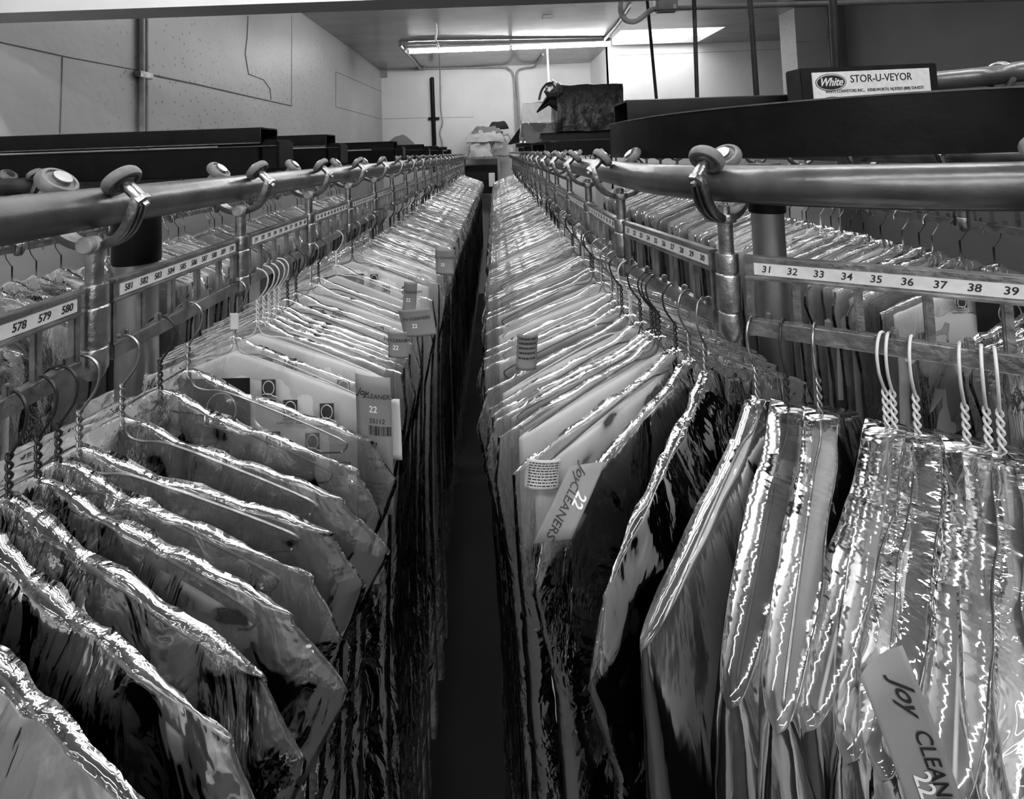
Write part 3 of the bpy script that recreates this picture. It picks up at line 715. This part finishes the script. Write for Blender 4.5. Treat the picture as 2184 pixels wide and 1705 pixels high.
# ================================================================== GARMENTS
def hang_sheet(W, L, top, t0, t1, nx, nz, seed, fold=.006, crinkle=.003, drop=.070, ear=0, neck=.02, taper=.02, bottomwave=.01, wmid=0, ep=3.2, cr_sc=26, ps=None, rum=0, rsc=9):
    """closed lens-shaped hanging shell: two faces joined along sides and shoulders. local x across, y thickness, z down from 0"""
    bm = bmesh.new(); rows = []
    rr = random.Random(seed if ps is None else ps); ph = [rr.uniform(0, 6.28) for _ in range(8)]; off = Vector((seed * 5.3, seed * 2.9, 0))
    for j in range(nz + 1):
        v = (j / nz) ** 1.5; row = []
        Wv = W - taper * min(1, v * 2.5) + ear * max(0, 1 - abs(v - .055) / (.05 if v < .055 else .09)) + wmid * sin(pi * min(1, v * 1.4))
        for side in (1, -1):
            rng = range(nx + 1) if side == 1 else range(nx - 1, 0, -1)
            for i in rng:
                s = 2 * i / nx - 1; s = s * (1.35 - .35 * s * s) if False else sin(s * pi / 2) * .35 + s * .65
                a = abs(s)
                zt = top - drop * a ** 1.15 + neck * exp(-(a / .16) ** 2)
                z = zt - v * L
                x = s * Wv
                T = (t0 + (t1 - t0) * min(1, v * 3.2) ** .7) * max(0, 1 - a ** ep) ** .55
                edge = 1 - a ** 6
                y = side * T
                # common drape of both faces
                dr = min(1, v * 2.2 + .12)
                y += fold * dr * (sin(x * 31 + ph[0] + v * 2.3) * .8 + .6 * sin(x * 57 + ph[1] - v * 3) + .5 * sin(x * 14 + ph[2]))
                y += .35 * fold * dr * side * sin(x * 83 + ph[3] + side)
                q = Vector((x, side * .11, z)) * cr_sc + off
                if crinkle:
                    n1 = noise.noise(q); n2 = noise.noise(q * 2.3 + Vector((7, 1, 3)))
                    rid = (1 - abs(n1) * 2) ** 2 + .5 * (1 - abs(n2) * 2) ** 2
                    y += side * crinkle * (rid - .8) * (.35 + .65 * edge)
                    z += crinkle * n2 * (1.2 if v < .1 else .7)
                    x += crinkle * n1 * .8
                if rum:
                    qq = Vector((x, side * .2, z * .8)) * rsc + off
                    n3 = noise.noise(qq); n4 = noise.noise(qq * 2.1 + Vector((3, 9, 1)))
                    y += side * rum * ((1 - abs(n3) * 2.2) ** 2 * .7 + (1 - abs(n4) * 2.2) ** 2 * .35) * edge * min(1, v * 12)
                if j == nz: z += bottomwave * sin(x * 40 + ph[4])
                row.append(bm.verts.new((x, y, z)))
        rows.append(row)
    m = len(rows[0])
    for A, B in zip(rows, rows[1:]):
        for j in range(m): bm.faces.new((A[j], B[j], B[(j + 1) % m], A[(j + 1) % m]))
    top_ = rows[0]
    for k in range(1, nx):       # close the shoulder line
        a, b = top_[k], top_[m - k]
        a2, b2 = top_[k - 1], top_[(m - k + 1) % m]
        if k == 1: bm.faces.new((a2, a, b))
        else: bm.faces.new((a2, a, b, b2))
    bm.faces.new((top_[nx - 1], top_[nx], top_[nx + 1]))
    me = bpy.data.meshes.new('sheet'); bm.to_mesh(me); bm.free(); return me

def hanger_mesh(seed, detail):
    """hook bears on the rail at the origin; stem hangs below, arms slope to the shoulders"""
    bm = bmesh.new(); r = .0013; n = 6 if detail else 4; R = .0185
    k = 12 if detail else 6
    hook = [Vector((R * cos(radians(200 - 215 * i / k)), 0, -R + .0015 + R * sin(radians(200 - 215 * i / k)))) for i in range(k + 1)]
    hook += [Vector((R * .80, 0, -R - .014)), Vector((R * .25, 0, -R - .028)), Vector((0, 0, -.052))]
    hook = smooth_path(hook, 2) if detail else hook
    tube(bm, hook, r * 1.05, n)
    if detail:
        for s in (0, pi):
            pts = [Vector((.0019 * cos(i * .9 + s), .0019 * sin(i * .9 + s), -.050 - .045 * i / 20)) for i in range(21)]
            tube(bm, pts, r, 5)
    else: tube(bm, [(0, 0, -.05), (0, 0, -.095)], r * 1.7, 4)
    for s in (-1, 1):
        pts = [Vector((.001 * s, 0, -.092)), Vector((.007 * s, 0, -.106)), Vector((.022 * s, 0, -.112)), Vector((.05 * s, 0, -.116)), Vector((.12 * s, 0, -.145)), Vector((.196 * s, 0, -.180)), Vector((.205 * s, 0, -.190)), Vector((.198 * s, 0, -.197))]
        tube(bm, smooth_path(pts, 3) if detail else pts, r, n)
    tube(bm, [(-.198, 0, -.197), (.198, 0, -.197)], r, n)
    me = bpy.data.meshes.new('wire_hanger'); bm.to_mesh(me); bm.free(); return me
HG = [hanger_mesh(0, True), hanger_mesh(0, False)]
# film covers and what they hold; variants of one list index share their folds
COV_N = [hang_sheet(.242, 1.05, -.096, .006, .026, 60, 56, 11 + k, fold=.005, crinkle=.0028, drop=.085, ear=e, neck=.012, taper=.015, cr_sc=17, ps=k, rum=.005) for k, e in enumerate((.0, .018, .010))]
COV_F = [hang_sheet(.242, .85, -.096, .009, .026, 28, 24, 31 + k, fold=.005, crinkle=.005, drop=.085, ear=e, neck=.012, taper=.015, cr_sc=22, ps=k) for k, e in enumerate((.0, .02, .010))]
COV_W = [hang_sheet(.232, 1.15, -.096, .012, .042, 60, 60, 111 + k, fold=.007, crinkle=.0013, drop=.085, ear=e, neck=.012, taper=.02, cr_sc=10, ps=k, ep=7, rum=.003, rsc=5) for k, e in enumerate((.0, .012, .02))]
COV_E = [hang_sheet(.238, 1.0, -.096, .006, .026, 70, 64, 121 + k, fold=.004, crinkle=.0035, drop=.088, ear=e, neck=.012, taper=.02, cr_sc=17, ps=k, rum=.014, rsc=7) for k, e in enumerate((.035, .05, .03))]
GAR_N = [hang_sheet(.205, .95, -.116, .003, .017, 40, 34, 51 + k, fold=.005, crinkle=.001, drop=.080, neck=.004, taper=-.002, cr_sc=9, ps=k) for k in range(3)]
GAR_F = [hang_sheet(.205, .78, -.116, .005, .018, 18, 12, 61 + k, fold=.005, crinkle=.001, drop=.080, neck=.004, taper=-.002, cr_sc=9, ps=k) for k in range(3)]
GAR_W = [hang_sheet(.208, 1.10, -.117, .009, .035, 40, 34, 131 + k, fold=.008, crinkle=.003, drop=.080, neck=.004, taper=-.006, cr_sc=6, ps=k, ep=7) for k in range(3)]
CAPE = [hang_sheet(.214, .27, -.111, .0045, .0215, 30, 14, 71 + k, fold=.005, crinkle=.0008, drop=.076, neck=.004, taper=.0, bottomwave=0, cr_sc=9, ps=k) for k in range(3)]
TROU = [hang_sheet(.165, .52, -.190, .008, .014, 24, 16, 81 + k, fold=.004, crinkle=.001, drop=.004, neck=0, taper=.012, cr_sc=9, ps=k) for k in range(3)]

def q_logo_meshes():
    sq = bmesh.new(); rg = bmesh.new(); it = []
    spots = [(-.097, -.155), (.066, -.150), (.098, -.180), (.152, -.186), (.072, -.225), (.130, -.228), (-.10, -.25), (.0, -.28), (.175, -.27), (.06, -.32), (-.06, -.33)]
    for x, z in spots:
        s = .0105
        box(sq, x - s, x + s, z - s * 1.15, z + s * 1.15, 0, .0003)
        ring = [Vector((x + s * .78 * cos(a * pi / 10), z + s * .95 * sin(a * pi / 10), .0006)) for a in range(20)]
        tube(rg, ring, .0007, 4, closed=True)
        tube(rg, [Vector((x - s * .9, z - s * .9, .0006)), Vector((x - s * .1, z - s * .75, .0006)), Vector((x + s * 1.3, z - s * 1.35, .0006))], .0007, 4)
        it.append(('QUALITY', .0052, x, z - s * 1.15 - .004, .1, 0, 1.1)); it.append(('GARMENT CARE', .0052, x, z - s * 1.15 - .009, .1, 0, 1.1))
    a = bpy.data.meshes.new('logo_squares'); sq.to_mesh(a); sq.free(); b = bpy.data.meshes.new('logo_rings'); rg.to_mesh(b); rg.free()
    return a, b, join_text(it)
LQ, LR_, LT = q_logo_meshes()
def black_panel():
    bm = bmesh.new(); box(bm, -.070, .038, -.215, -.135, 0, .0003); a = bpy.data.meshes.new('black_panel'); bm.to_mesh(a); bm.free()
    bm = bmesh.new(); tube(bm, [Vector((-.005 + .022 * cos(k * pi / 12), -.180 + .024 * sin(k * pi / 12), .0006)) for k in range(24)], .0010, 5, closed=True)
    tube(bm, [Vector((-.03, -.202, .0006)), Vector((.02, -.212, .0006))], .0010, 4)
    b = bpy.data.meshes.new('panel_ring'); bm.to_mesh(b); bm.free(); return a, b
PA, PB = black_panel()
NG = [0]
def garment(pos, ang, near, kind, tone, wire, label, group, cover=None, tilt=0, scale=1.0, logos=False, wide=False):
    """pos: where the hook bears; ang: heading of local x (outward of the loop)"""
    NG[0] += 1; i = NG[0]
    m = Matrix.Translation(pos) @ Matrix.Rotation(ang, 4, 'Z') @ Matrix.Rotation(tilt, 4, 'Y')
    t = thing('bagged_garment', label, 'garment', m, group)
    obj_me('wire_hanger', HG[0 if near else 1], None, t, 'all').material_slots
    h = t.children[-1] if t.children else None
    ho = [o for o in t.children][0]
    ho.data = ho.data
    setmat(ho, M[wire])
    src = (GAR_W if wide else GAR_N if near else GAR_F)
    if kind in ('shirt', 'cape', 'coat'):
        g = obj_me('garment_body', src[i % 3], None, t, 'all'); setmat(g, M[tone])
    if kind == 'trousers':
        g = obj_me('folded_trousers', TROU[i % 3], None, t, 'all'); setmat(g, M[tone])
    if kind == 'cape':
        c = obj_me('paper_cape', CAPE[i % 3], None, t, 'all'); setmat(c, M['paper'])
        if logos:
            # the printed side faces the near end of the rail
            loc = Matrix(((1, 0, 0, 0), (0, 0, -1, -.0275), (0, 1, 0, 0), (0, 0, 0, 1)))
            for nm, me, mt in (('logo_pattern', LQ, 'logo'), ('logo_ring_print', LR_, 'white_ink'), ('lettering_print', LT, 'logo'), ('black_panel', PA, 'ink'), ('panel_ring', PB, 'grey_ink')):
                o = obj_me(nm, me, None, c, False); setmat(o, M[mt]); o.matrix_local = loc
    if cover:
        src = COV_W if wide and cover != 'x' else COV_E if (near and kind == 'trousers') or cover == 'film_crisp' else COV_N if near else COV_F
        c = obj_me('plastic_cover', src[i % 3], None, t, 'all'); setmat(c, M[cover])
        if scale != 1: c.scale = (scale, 1, 1)
    return t
def setmat(o, m):
    if not o.data.materials: o.data.materials.append(None)
    o.material_slots[0].link = 'OBJECT'; o.material_slots[0].material = m

def rail_point(hs, i, t):
    a = hs[i]; b = hs[i + 1]; return a.lerp(b, t), (b - a).normalized()
def find_px(hs, idxs, px):
    """position on the links (aisle side) whose hook is seen at pixel column px"""
    best = None
    for i in idxs:
        for k in range(101):
            p, d = rail_point(hs, i, k / 100); q = Vector((p.x, p.y, EYE.z + Z_RT))
            if q.y < .05: continue
            e = abs(proj(q)[0] - px)
            if best is None or e < best[0]: best = (e, i, k / 100)
    return best[1], best[2]
def hang(hs, i, t, side, *a, jit=0, **k):
    p, d = rail_point(hs, i, t)
    n = Vector((d.y, -d.x, 0)); ang = atan2(n.y, n.x) + jit
    return garment(Vector((p.x, p.y, EYE.z + Z_RT + .001)), ang, *a, **k)

TONE = {'cloth_white': 'white', 'cloth_pale': 'pale grey', 'cloth_mid': 'mid-grey', 'cloth_dark': 'charcoal', 'cloth_black': 'black'}
WIRE = {'wire_black': 'black', 'wire_grey': 'grey', 'wire_white': 'white'}
# ---- near garments, placed by the hooks seen in the photograph
#  (px of hook, kind, tone, wire, cover, turn, logos, extra words)
NEAR_L = [
 (-190, 'shirt', 'cloth_dark', 'wire_black', 'film_crisp', -.28, 0, 'cut off by the lower left corner'),
 (-60, 'shirt', 'cloth_mid', 'wire_black', 'film_crisp', -.24, 0, 'at the bottom left edge'),
 (20, 'trousers', 'cloth_dark', 'wire_black', 'film', -0.2, 0, 'whose hook meets the left picture edge'),
 (85, 'shirt', 'cloth_mid', 'wire_black', 'film_crisp', -0.12, 0, 'left one of the black hook pair'),
 (128, 'trousers', 'cloth_mid', 'wire_black', 'film', -0.05, 0, 'right one of the black hook pair'),
 (170, 'trousers', 'cloth_black', 'wire_grey', 'film_crisp', .06, 0, 'hanging under number 580'),
 (262, 'trousers', 'cloth_black', 'wire_grey', 'film_crisp', .02, 0, 'hanging just past the nearest left hinge'),
 (340, 'trousers', 'cloth_dark', 'wire_black', 'film_crisp', -.02, 0, 'hanging under number 583'),
 (402, 'trousers', 'cloth_dark', 'wire_grey', 'film', .0, 0, 'hanging under number 585'),
 (500, 'cape', 'cloth_mid', 'wire_grey', 'film', -.03, 1, 'with logo-printed paper cape, nearest of the left row'),
 (548, 'cape', 'cloth_mid', 'wire_white', 'film', .0, 1, 'first of the white hook cluster'),
 (562, 'shirt', 'cloth_white', 'wire_white', 'film', .02, 0, 'second of the white hook cluster'),
 (573, 'cape', 'cloth_pale', 'wire_white', 'film', .0, 1, 'third of the white hook cluster'),
 (586, 'shirt', 'cloth_white', 'wire_white', 'film', -.02, 0, 'fourth of the white hook cluster'),
 (594, 'cape', 'cloth_mid', 'wire_white', 'film', .0, 1, 'last of the white hook cluster'),
 (612, 'cape', 'cloth_dark', 'wire_black', 'film', .0, 1, 'on the first black hook past the white cluster'),
 (630, 'cape', 'cloth_mid', 'wire_black', 'film', .03, 1, 'on the second black hook past the white cluster'),
 (662, 'cape', 'cloth_dark', 'wire_grey', 'film', .0, 1, 'on the lone grey hook past number 600'),
 (678, 'cape', 'cloth_mid', 'wire_black', 'film', .0, 1, 'just past the lone grey hook'),
]
NEAR_R = [
 (1262, 'shirt', 'cloth_white', 'wire_black', 'film', .0, 0, 'nearest before the big hook cluster'),
 (1280, 'cape', 'cloth_white', 'wire_grey', 'film', .0, 0, 'with white cape before the fourth hinge'),
 (1300, 'shirt', 'cloth_pale', 'wire_grey', 'film', .03, 0, 'far one of the grey hook group'),
 (1312, 'cape', 'cloth_dark', 'wire_grey', 'film', -.02, 0, 'with paper cape, in the grey hook group'),
 (1322, 'shirt', 'cloth_mid', 'wire_black', 'film', .02, 0, 'on the big black hook'),
 (1340, 'cape', 'cloth_dark', 'wire_white', 'film', .0, 0, 'on the pale hook near link 21'),
 (1362, 'cape', 'cloth_dark', 'wire_black', 'film', .05, 0, 'before the thick black hook bundle'),
 (1385, 'cape', 'cloth_black', 'wire_black', 'film', -.02, 0, 'first of the thick black hook bundle'),
 (1393, 'shirt', 'cloth_white', 'wire_black', 'film', .0, 0, 'second of the thick black hook bundle'),
 (1400, 'cape', 'cloth_dark', 'wire_black', 'film', 0.1, 0, 'last of the thick black hook bundle'),
 (1434, 'cape', 'cloth_black', 'wire_black', 'film', 0.22, 0, 'on a lone black hook under number 28'),
 (1464, 'shirt', 'cloth_mid', 'wire_grey', 'film', 0.42, 0, 'on a grey hook under number 29'),
 (1497, 'shirt', 'cloth_black', 'wire_grey', 'film_crisp', 0.64, 0, 'on a grey hook beside the nearest hinge'),
 (1605, 'shirt', 'cloth_white', 'wire_grey', 'film', -0.3, 0, 'hanging under number 31'),
 (1670, 'coat', 'cloth_dark', 'wire_black', 'film', -0.17, 0, 'hanging under number 32'),
 (1738, 'shirt', 'cloth_pale', 'wire_grey', 'film', -0.17, 0, 'hanging under number 33'),
 (1875, 'shirt', 'cloth_pale', 'wire_white', 'film', -0.33, 0, 'left hook of the white pair under number 35'),
 (1893, 'shirt', 'cloth_white', 'wire_white', 'film', -0.27, 0, 'right hook of the white pair under number 35'),
 (1945, 'shirt', 'cloth_mid', 'wire_white', 'film_crisp', -0.27, 0, 'on a single white hook under number 36'),
 (2050, 'shirt', 'cloth_pale', 'wire_white', 'film', -0.28, 0, 'left of three white hooks under number 37'),
 (2092, 'shirt', 'cloth_white', 'wire_white', 'film', -0.26, 0, 'middle of three white hooks under number 38'),
 (2125, 'shirt', 'cloth_dark', 'wire_white', 'film_crisp', -0.22, 0, 'right of three white hooks under number 38'),
 (2260, 'shirt', 'cloth_pale', 'wire_white', 'film', -0.2, 0, 'cut off by the right picture edge'),
 (2420, 'shirt', 'cloth_mid', 'wire_white', 'film', -0.1, 0, 'furthest round the near right turn'),
]
KN = {'shirt': 'shirt', 'cape': 'garment', 'coat': 'coat', 'trousers': 'folded trousers'}
NEARG = {}
for px, kind, tone, wire, cov, jit, lg, words in NEAR_L:
    i, t = find_px(HL, range(-2, 6), px)
    NEARG[('L', px)] = hang(HL, i, t, 'left', True, kind, tone, wire, '%s %s in clear film, %s' % (TONE[tone], KN[kind], words), 'film-covered garments of the left aisle row', cover=cov, jit=jit, logos=lg)
for px, kind, tone, wire, cov, jit, lg, words in NEAR_R:
    i, t = find_px(HR, range(-5, 2), px)
    NEARG[('R', px)] = hang(HR, i, t, 'right', True, kind, tone, wire, '%s %s in clear film, %s' % (TONE[tone], KN[kind], words), 'film-covered garments of the right aisle row', cover='film_soft' if px > 1590 and cov == 'film' else cov, jit=jit, logos=lg, wide=px > 1590)
    if px == 1605:
        for ch in NEARG[('R', px)].children:
            if ch.name.split('.')[0] != 'wire_hanger': ch.scale.y = .7
    if px >= 1670:
        for ch in NEARG[('R', px)].children:
            if ch.name.split('.')[0] != 'wire_hanger': ch.scale.y = 1.3 if px > 1900 else 1.2

# ---- the long rows behind
def row(hs, idxs, ystart, yend, side, sgn, rate, seed, group, tones, where, logo_until=0, aisle=True):
    R = random.Random(seed); n = 0
    for i in idxs:
        if i not in hs or i + 1 not in hs: continue
        t = R.uniform(.02, .1); c = 0
        items = []
        while t < .98:
            items.append(t); t += (R.choice((.06, .09, .12, .16, .30, .42)) if aisle else R.choice((.10, .14, .2, .45))) * rate
        if sgn < 0: items.sort(reverse=True)
        for t in items:
            p, d = rail_point(hs, i, t)
            if p.y < ystart or p.y > yend: continue
            tone = R.choices(list(TONE), tones)[0]; kind = R.choice(('shirt', 'shirt', 'cape', 'cape')); near = p.y < 1.5 and aisle
            if not aisle and kind == 'cape' and R.random() < .4: kind = 'shirt'
            wire = R.choices(('wire_black', 'wire_grey', 'wire_white'), (6, 3, 1))[0]
            k = abs(i)
            if p.y < 3.2 or not aisle:
                lab = '%s %s in film, %s hook of %s link, %s' % (TONE[tone], 'caped garment' if kind == 'cape' else 'garment', ordn(c), ordn(link_rank(hs, i, idxs)), where)
            else:
                lab = 'film-covered garment packed in the far half of the %s' % where
            c += 1; n += 1
            hang(hs, i, t, side, near, kind, tone, wire, lab, group, cover='film_far' if p.y > 1.3 else 'film', jit=.16 * noise.noise(Vector((p.y * 2.2, seed, 0))) + R.uniform(-.03, .03), logos=(kind == 'cape' and p.y < logo_until))
    return n
def link_rank(hs, i, idxs):
    l = [j for j in idxs if j in hs and j + 1 in hs and (hs[j].y > .5)]
    l.sort(key=lambda j: hs[j].y); return l.index(i) if i in l else 0
TN = (7, 4, 3, 2, 1)
nl = row(HL, range(2, 21), 1.17, 6.1, 'left', 1, 1.0, 21, 'film-covered garments of the left aisle row', TN, 'left aisle row', 2.4)
nr = row(HR, range(-20, -2), 1.05, 5.9, 'right', -1, 1.0, 22, 'film-covered garments of the right aisle row', TN, 'right aisle row')
nb = row(HL, range(23, 44), .75, 3.6, 'left', 1, 1.25, 23, 'film-covered garments on the far side of the left loop', (3, 4, 5, 4, 2), 'wall side of left conveyor', aisle=False)
nc = row(HR, range(3, 23), .75, 3.6, 'right', 1, 1.25, 24, 'film-covered garments on the far side of the right loop', TN, 'far side of right conveyor', 1.8, aisle=False)
print('GARMENTS', NG[0], nl, nr, nb, nc)

# ---- paper tickets pinned to the covers
def ticket(parent, TL, TR, BL, name='paper_ticket', mat='ticket', items=(), pale=(), bars=None, lines=None, bend=.004, label=None):
    """each corner is (px, py, depth); the paper is a bent sheet, printed in its own plane"""
    a, b, c = (P(*q) for q in (TL, TR, BL)); ex = b - a; ez = c - a; Wd, Hd = ex.length, ez.length
    X = ex.normalized(); Yv = -(ez - X * ez.dot(X)).normalized(); Z = X.cross(Yv); sk = ez.dot(X)
    if Z.dot(EYE - a) < 0: Z = -Z
    m = Matrix(((X.x, Yv.x, Z.x, a.x), (X.y, Yv.y, Z.y, a.y), (X.z, Yv.z, Z.z, a.z), (0, 0, 0, 1)))
    Hh = -(ez - X * sk).length
    def bd(x, y): return bend * (1 - (2 * x / Wd - 1) ** 2) + bend * .8 * sin(3 * y / Hd)
    bm = bmesh.new(); n = 10; rows = []
    for j in range(n + 1):
        y = Hh * j / n; rows.append([(Wd * i / 6 + sk * j / n, y, bd(Wd * i / 6, y)) for i in range(7)])
    F_ = [[bm.verts.new(q) for q in r] for r in rows]; B_ = [[bm.verts.new((q[0], q[1], q[2] - .0004)) for q in r] for r in rows]
    for j in range(n):
        for i in range(6):
            bm.faces.new((F_[j][i], F_[j + 1][i], F_[j + 1][i + 1], F_[j][i + 1])); bm.faces.new((B_[j][i], B_[j][i + 1], B_[j + 1][i + 1], B_[j + 1][i]))
        for i in (0, 6): bm.faces.new((F_[j][i], F_[j + 1][i], B_[j + 1][i], B_[j][i]))
    for j in (0, n):
        for i in range(6): bm.faces.new((F_[j][i], F_[j][i + 1], B_[j][i + 1], B_[j][i]))
    bm.transform(m)
    inv = parent.matrix_world.inverted(); bm.transform(inv)
    o = obj(name, bm, M[mat], parent, 'all')
    if label: o['label'] = label
    def prt(nm, me, mt):
        for v in me.vertices: v.co.z = bd(v.co.x - sk * v.co.y / Hh, v.co.y) + .0006
        me.transform(inv @ m); q = obj_me(nm, me, M[mt], o, False); return q
    def lay(its):
        bm = bmesh.new()
        for s_, size, u, v, rot, sh, bold in its:
            me = text_mesh(s_, size, sh, 0, bold); n0 = len(bm.verts); bm.from_mesh(me); bm.verts.ensure_lookup_table()
            R2 = Matrix.Rotation(radians(rot), 4, 'Z')
            for q in bm.verts[n0:]:
                w_ = R2 @ q.co; q.co = Vector((w_.x + u * Wd + sk * v, w_.y + v * Hh, 0))
        me = bpy.data.meshes.new('lettering'); bm.to_mesh(me); bm.free(); return me
    if items: prt('ticket_lettering', lay(items), 'ink')
    if pale: prt('ticket_digits', lay(pale), 'white_ink')
    bm = bmesh.new(); R = random.Random(3)
    if bars:
        u0_, u1_, v0_, v1_ = bars; u = u0_
        while u < u1_:
            w_ = R.choice((.008, .016, .024))
            x = u * Wd + sk * v0_; bm.faces.new([bm.verts.new(q) for q in ((x, v0_ * Hh, 0), (x + w_ * Wd, v0_ * Hh, 0), (x + w_ * Wd + sk * (v1_ - v0_), v1_ * Hh, 0), (x + sk * (v1_ - v0_), v1_ * Hh, 0))]); u += w_ + R.choice((.01, .02, .03))
    if lines:
        u0_, u1_, v0_, v1_, k = lines
        for q in range(k):
            v = v0_ + (v1_ - v0_) * q / k; u = u0_
            while u < u1_:
                w_ = R.uniform(.03, .12); e = min(u + w_, u1_); x0 = u * Wd + sk * v; x1 = e * Wd + sk * v; hh = (v1_ - v0_) / k * .38 * Hh
                bm.faces.new([bm.verts.new(p_) for p_ in ((x0, v * Hh, 0), (x1, v * Hh, 0), (x1, v * Hh + hh, 0), (x0, v * Hh + hh, 0))]); u = e + .025
    if len(bm.faces):
        me = bpy.data.meshes.new('print'); bm.to_mesh(me); prt('print_pattern', me, 'ink')
    bm.free(); return o
G = NEARG
bpy.context.view_layer.update()
ticket(G[('L', 500)], (757, 796, .665), (832, 806, .655), (762, 1084, .66), items=[('Joy', .0135, .22, .13, 0, .45, .0002), ('CLEANERS', .0088, .66, .15, 0, 0, .0001), ('55112', .0088, .62, .335, 0, 0, .0001), ('K!', .011, .48, .52, 4, .3, .0004), ('round', .0078, .5, .615, 6, .4, .0004), ('/ spain', .0078, .62, .67, 6, .4, .0004)],
       pale=[('22', .012, .52, .25, 0, 0, .0002)], bars=(.38, .98, .37, .44), lines=(.3, .75, .78, .95, 5), label='grey ticket with black lettering')
ticket(G[('L', 500)], (812, 848, .69), (852, 852, .69), (818, 978, .69), name='paper_slip', mat='paper', bend=.001)
ticket(G[('R', 1434)], (1292, 984, .43), (1218, 1150, .405), (1215, 995, .43), items=[('Joy', .0105, .13, .60, 0, .45, .0002), ('CLEANERS', .0098, .60, .60, 0, 0, .0001)], pale=[('22', .012, .50, .28, 0, 0, .0002)], label='grey ticket with black lettering')
ticket(G[('R', 1893)], (1925, 1378, .262), (2080, 1800, .255), (1838, 1450, .262), items=[('Joy', .0120, .20, .30, 0, .45, .0002), ('CLEANERS', .0100, .62, .28, 0, 0, .0001), ('55118', .0085, .74, .80, 0, 0, .0001)], pale=[('22', .012, .60, .56, 0, 0, .0002)], bars=(.60, .90, .9, 1.05), label='grey ticket with black lettering')
ticket(G[('R', 1385)], (1104, 712, .70), (1148, 712, .70), (1100, 788, .70), name='paper_slip', mat='ticket', lines=(.1, .9, .1, .8, 5), bend=.006)
ticket(G[('R', 1400)], (1124, 978, .56), (1196, 980, .56), (1118, 1042, .56), name='printed_slip', mat='paper', lines=(.08, .95, .1, .95, 9), bend=.003)
for key, a_, b_, c_, dd in ((('L', 573), (826, 706), (868, 708), (828, 762), .80), (('L', 594), (848, 662), (918, 656), (862, 720), .86), (('L', 662), (862, 600), (890, 602), (858, 664), 1.02), (('L', 678), (928, 530), (966, 532), (930, 585), 1.2)):
    ticket(G[key], (*a_, dd), (*b_, dd), (*c_, dd), items=[('Joy CLEANERS', .0078, .5, .35, 0, .1, .0001)], pale=[('22', .010, .4, .62, 0, 0, .0002)])

ticket(G[('L', 500)], (490, 668, .735), (508, 668, .735), (490, 704, .735), name='hook_tag', mat='paper', bend=.001)
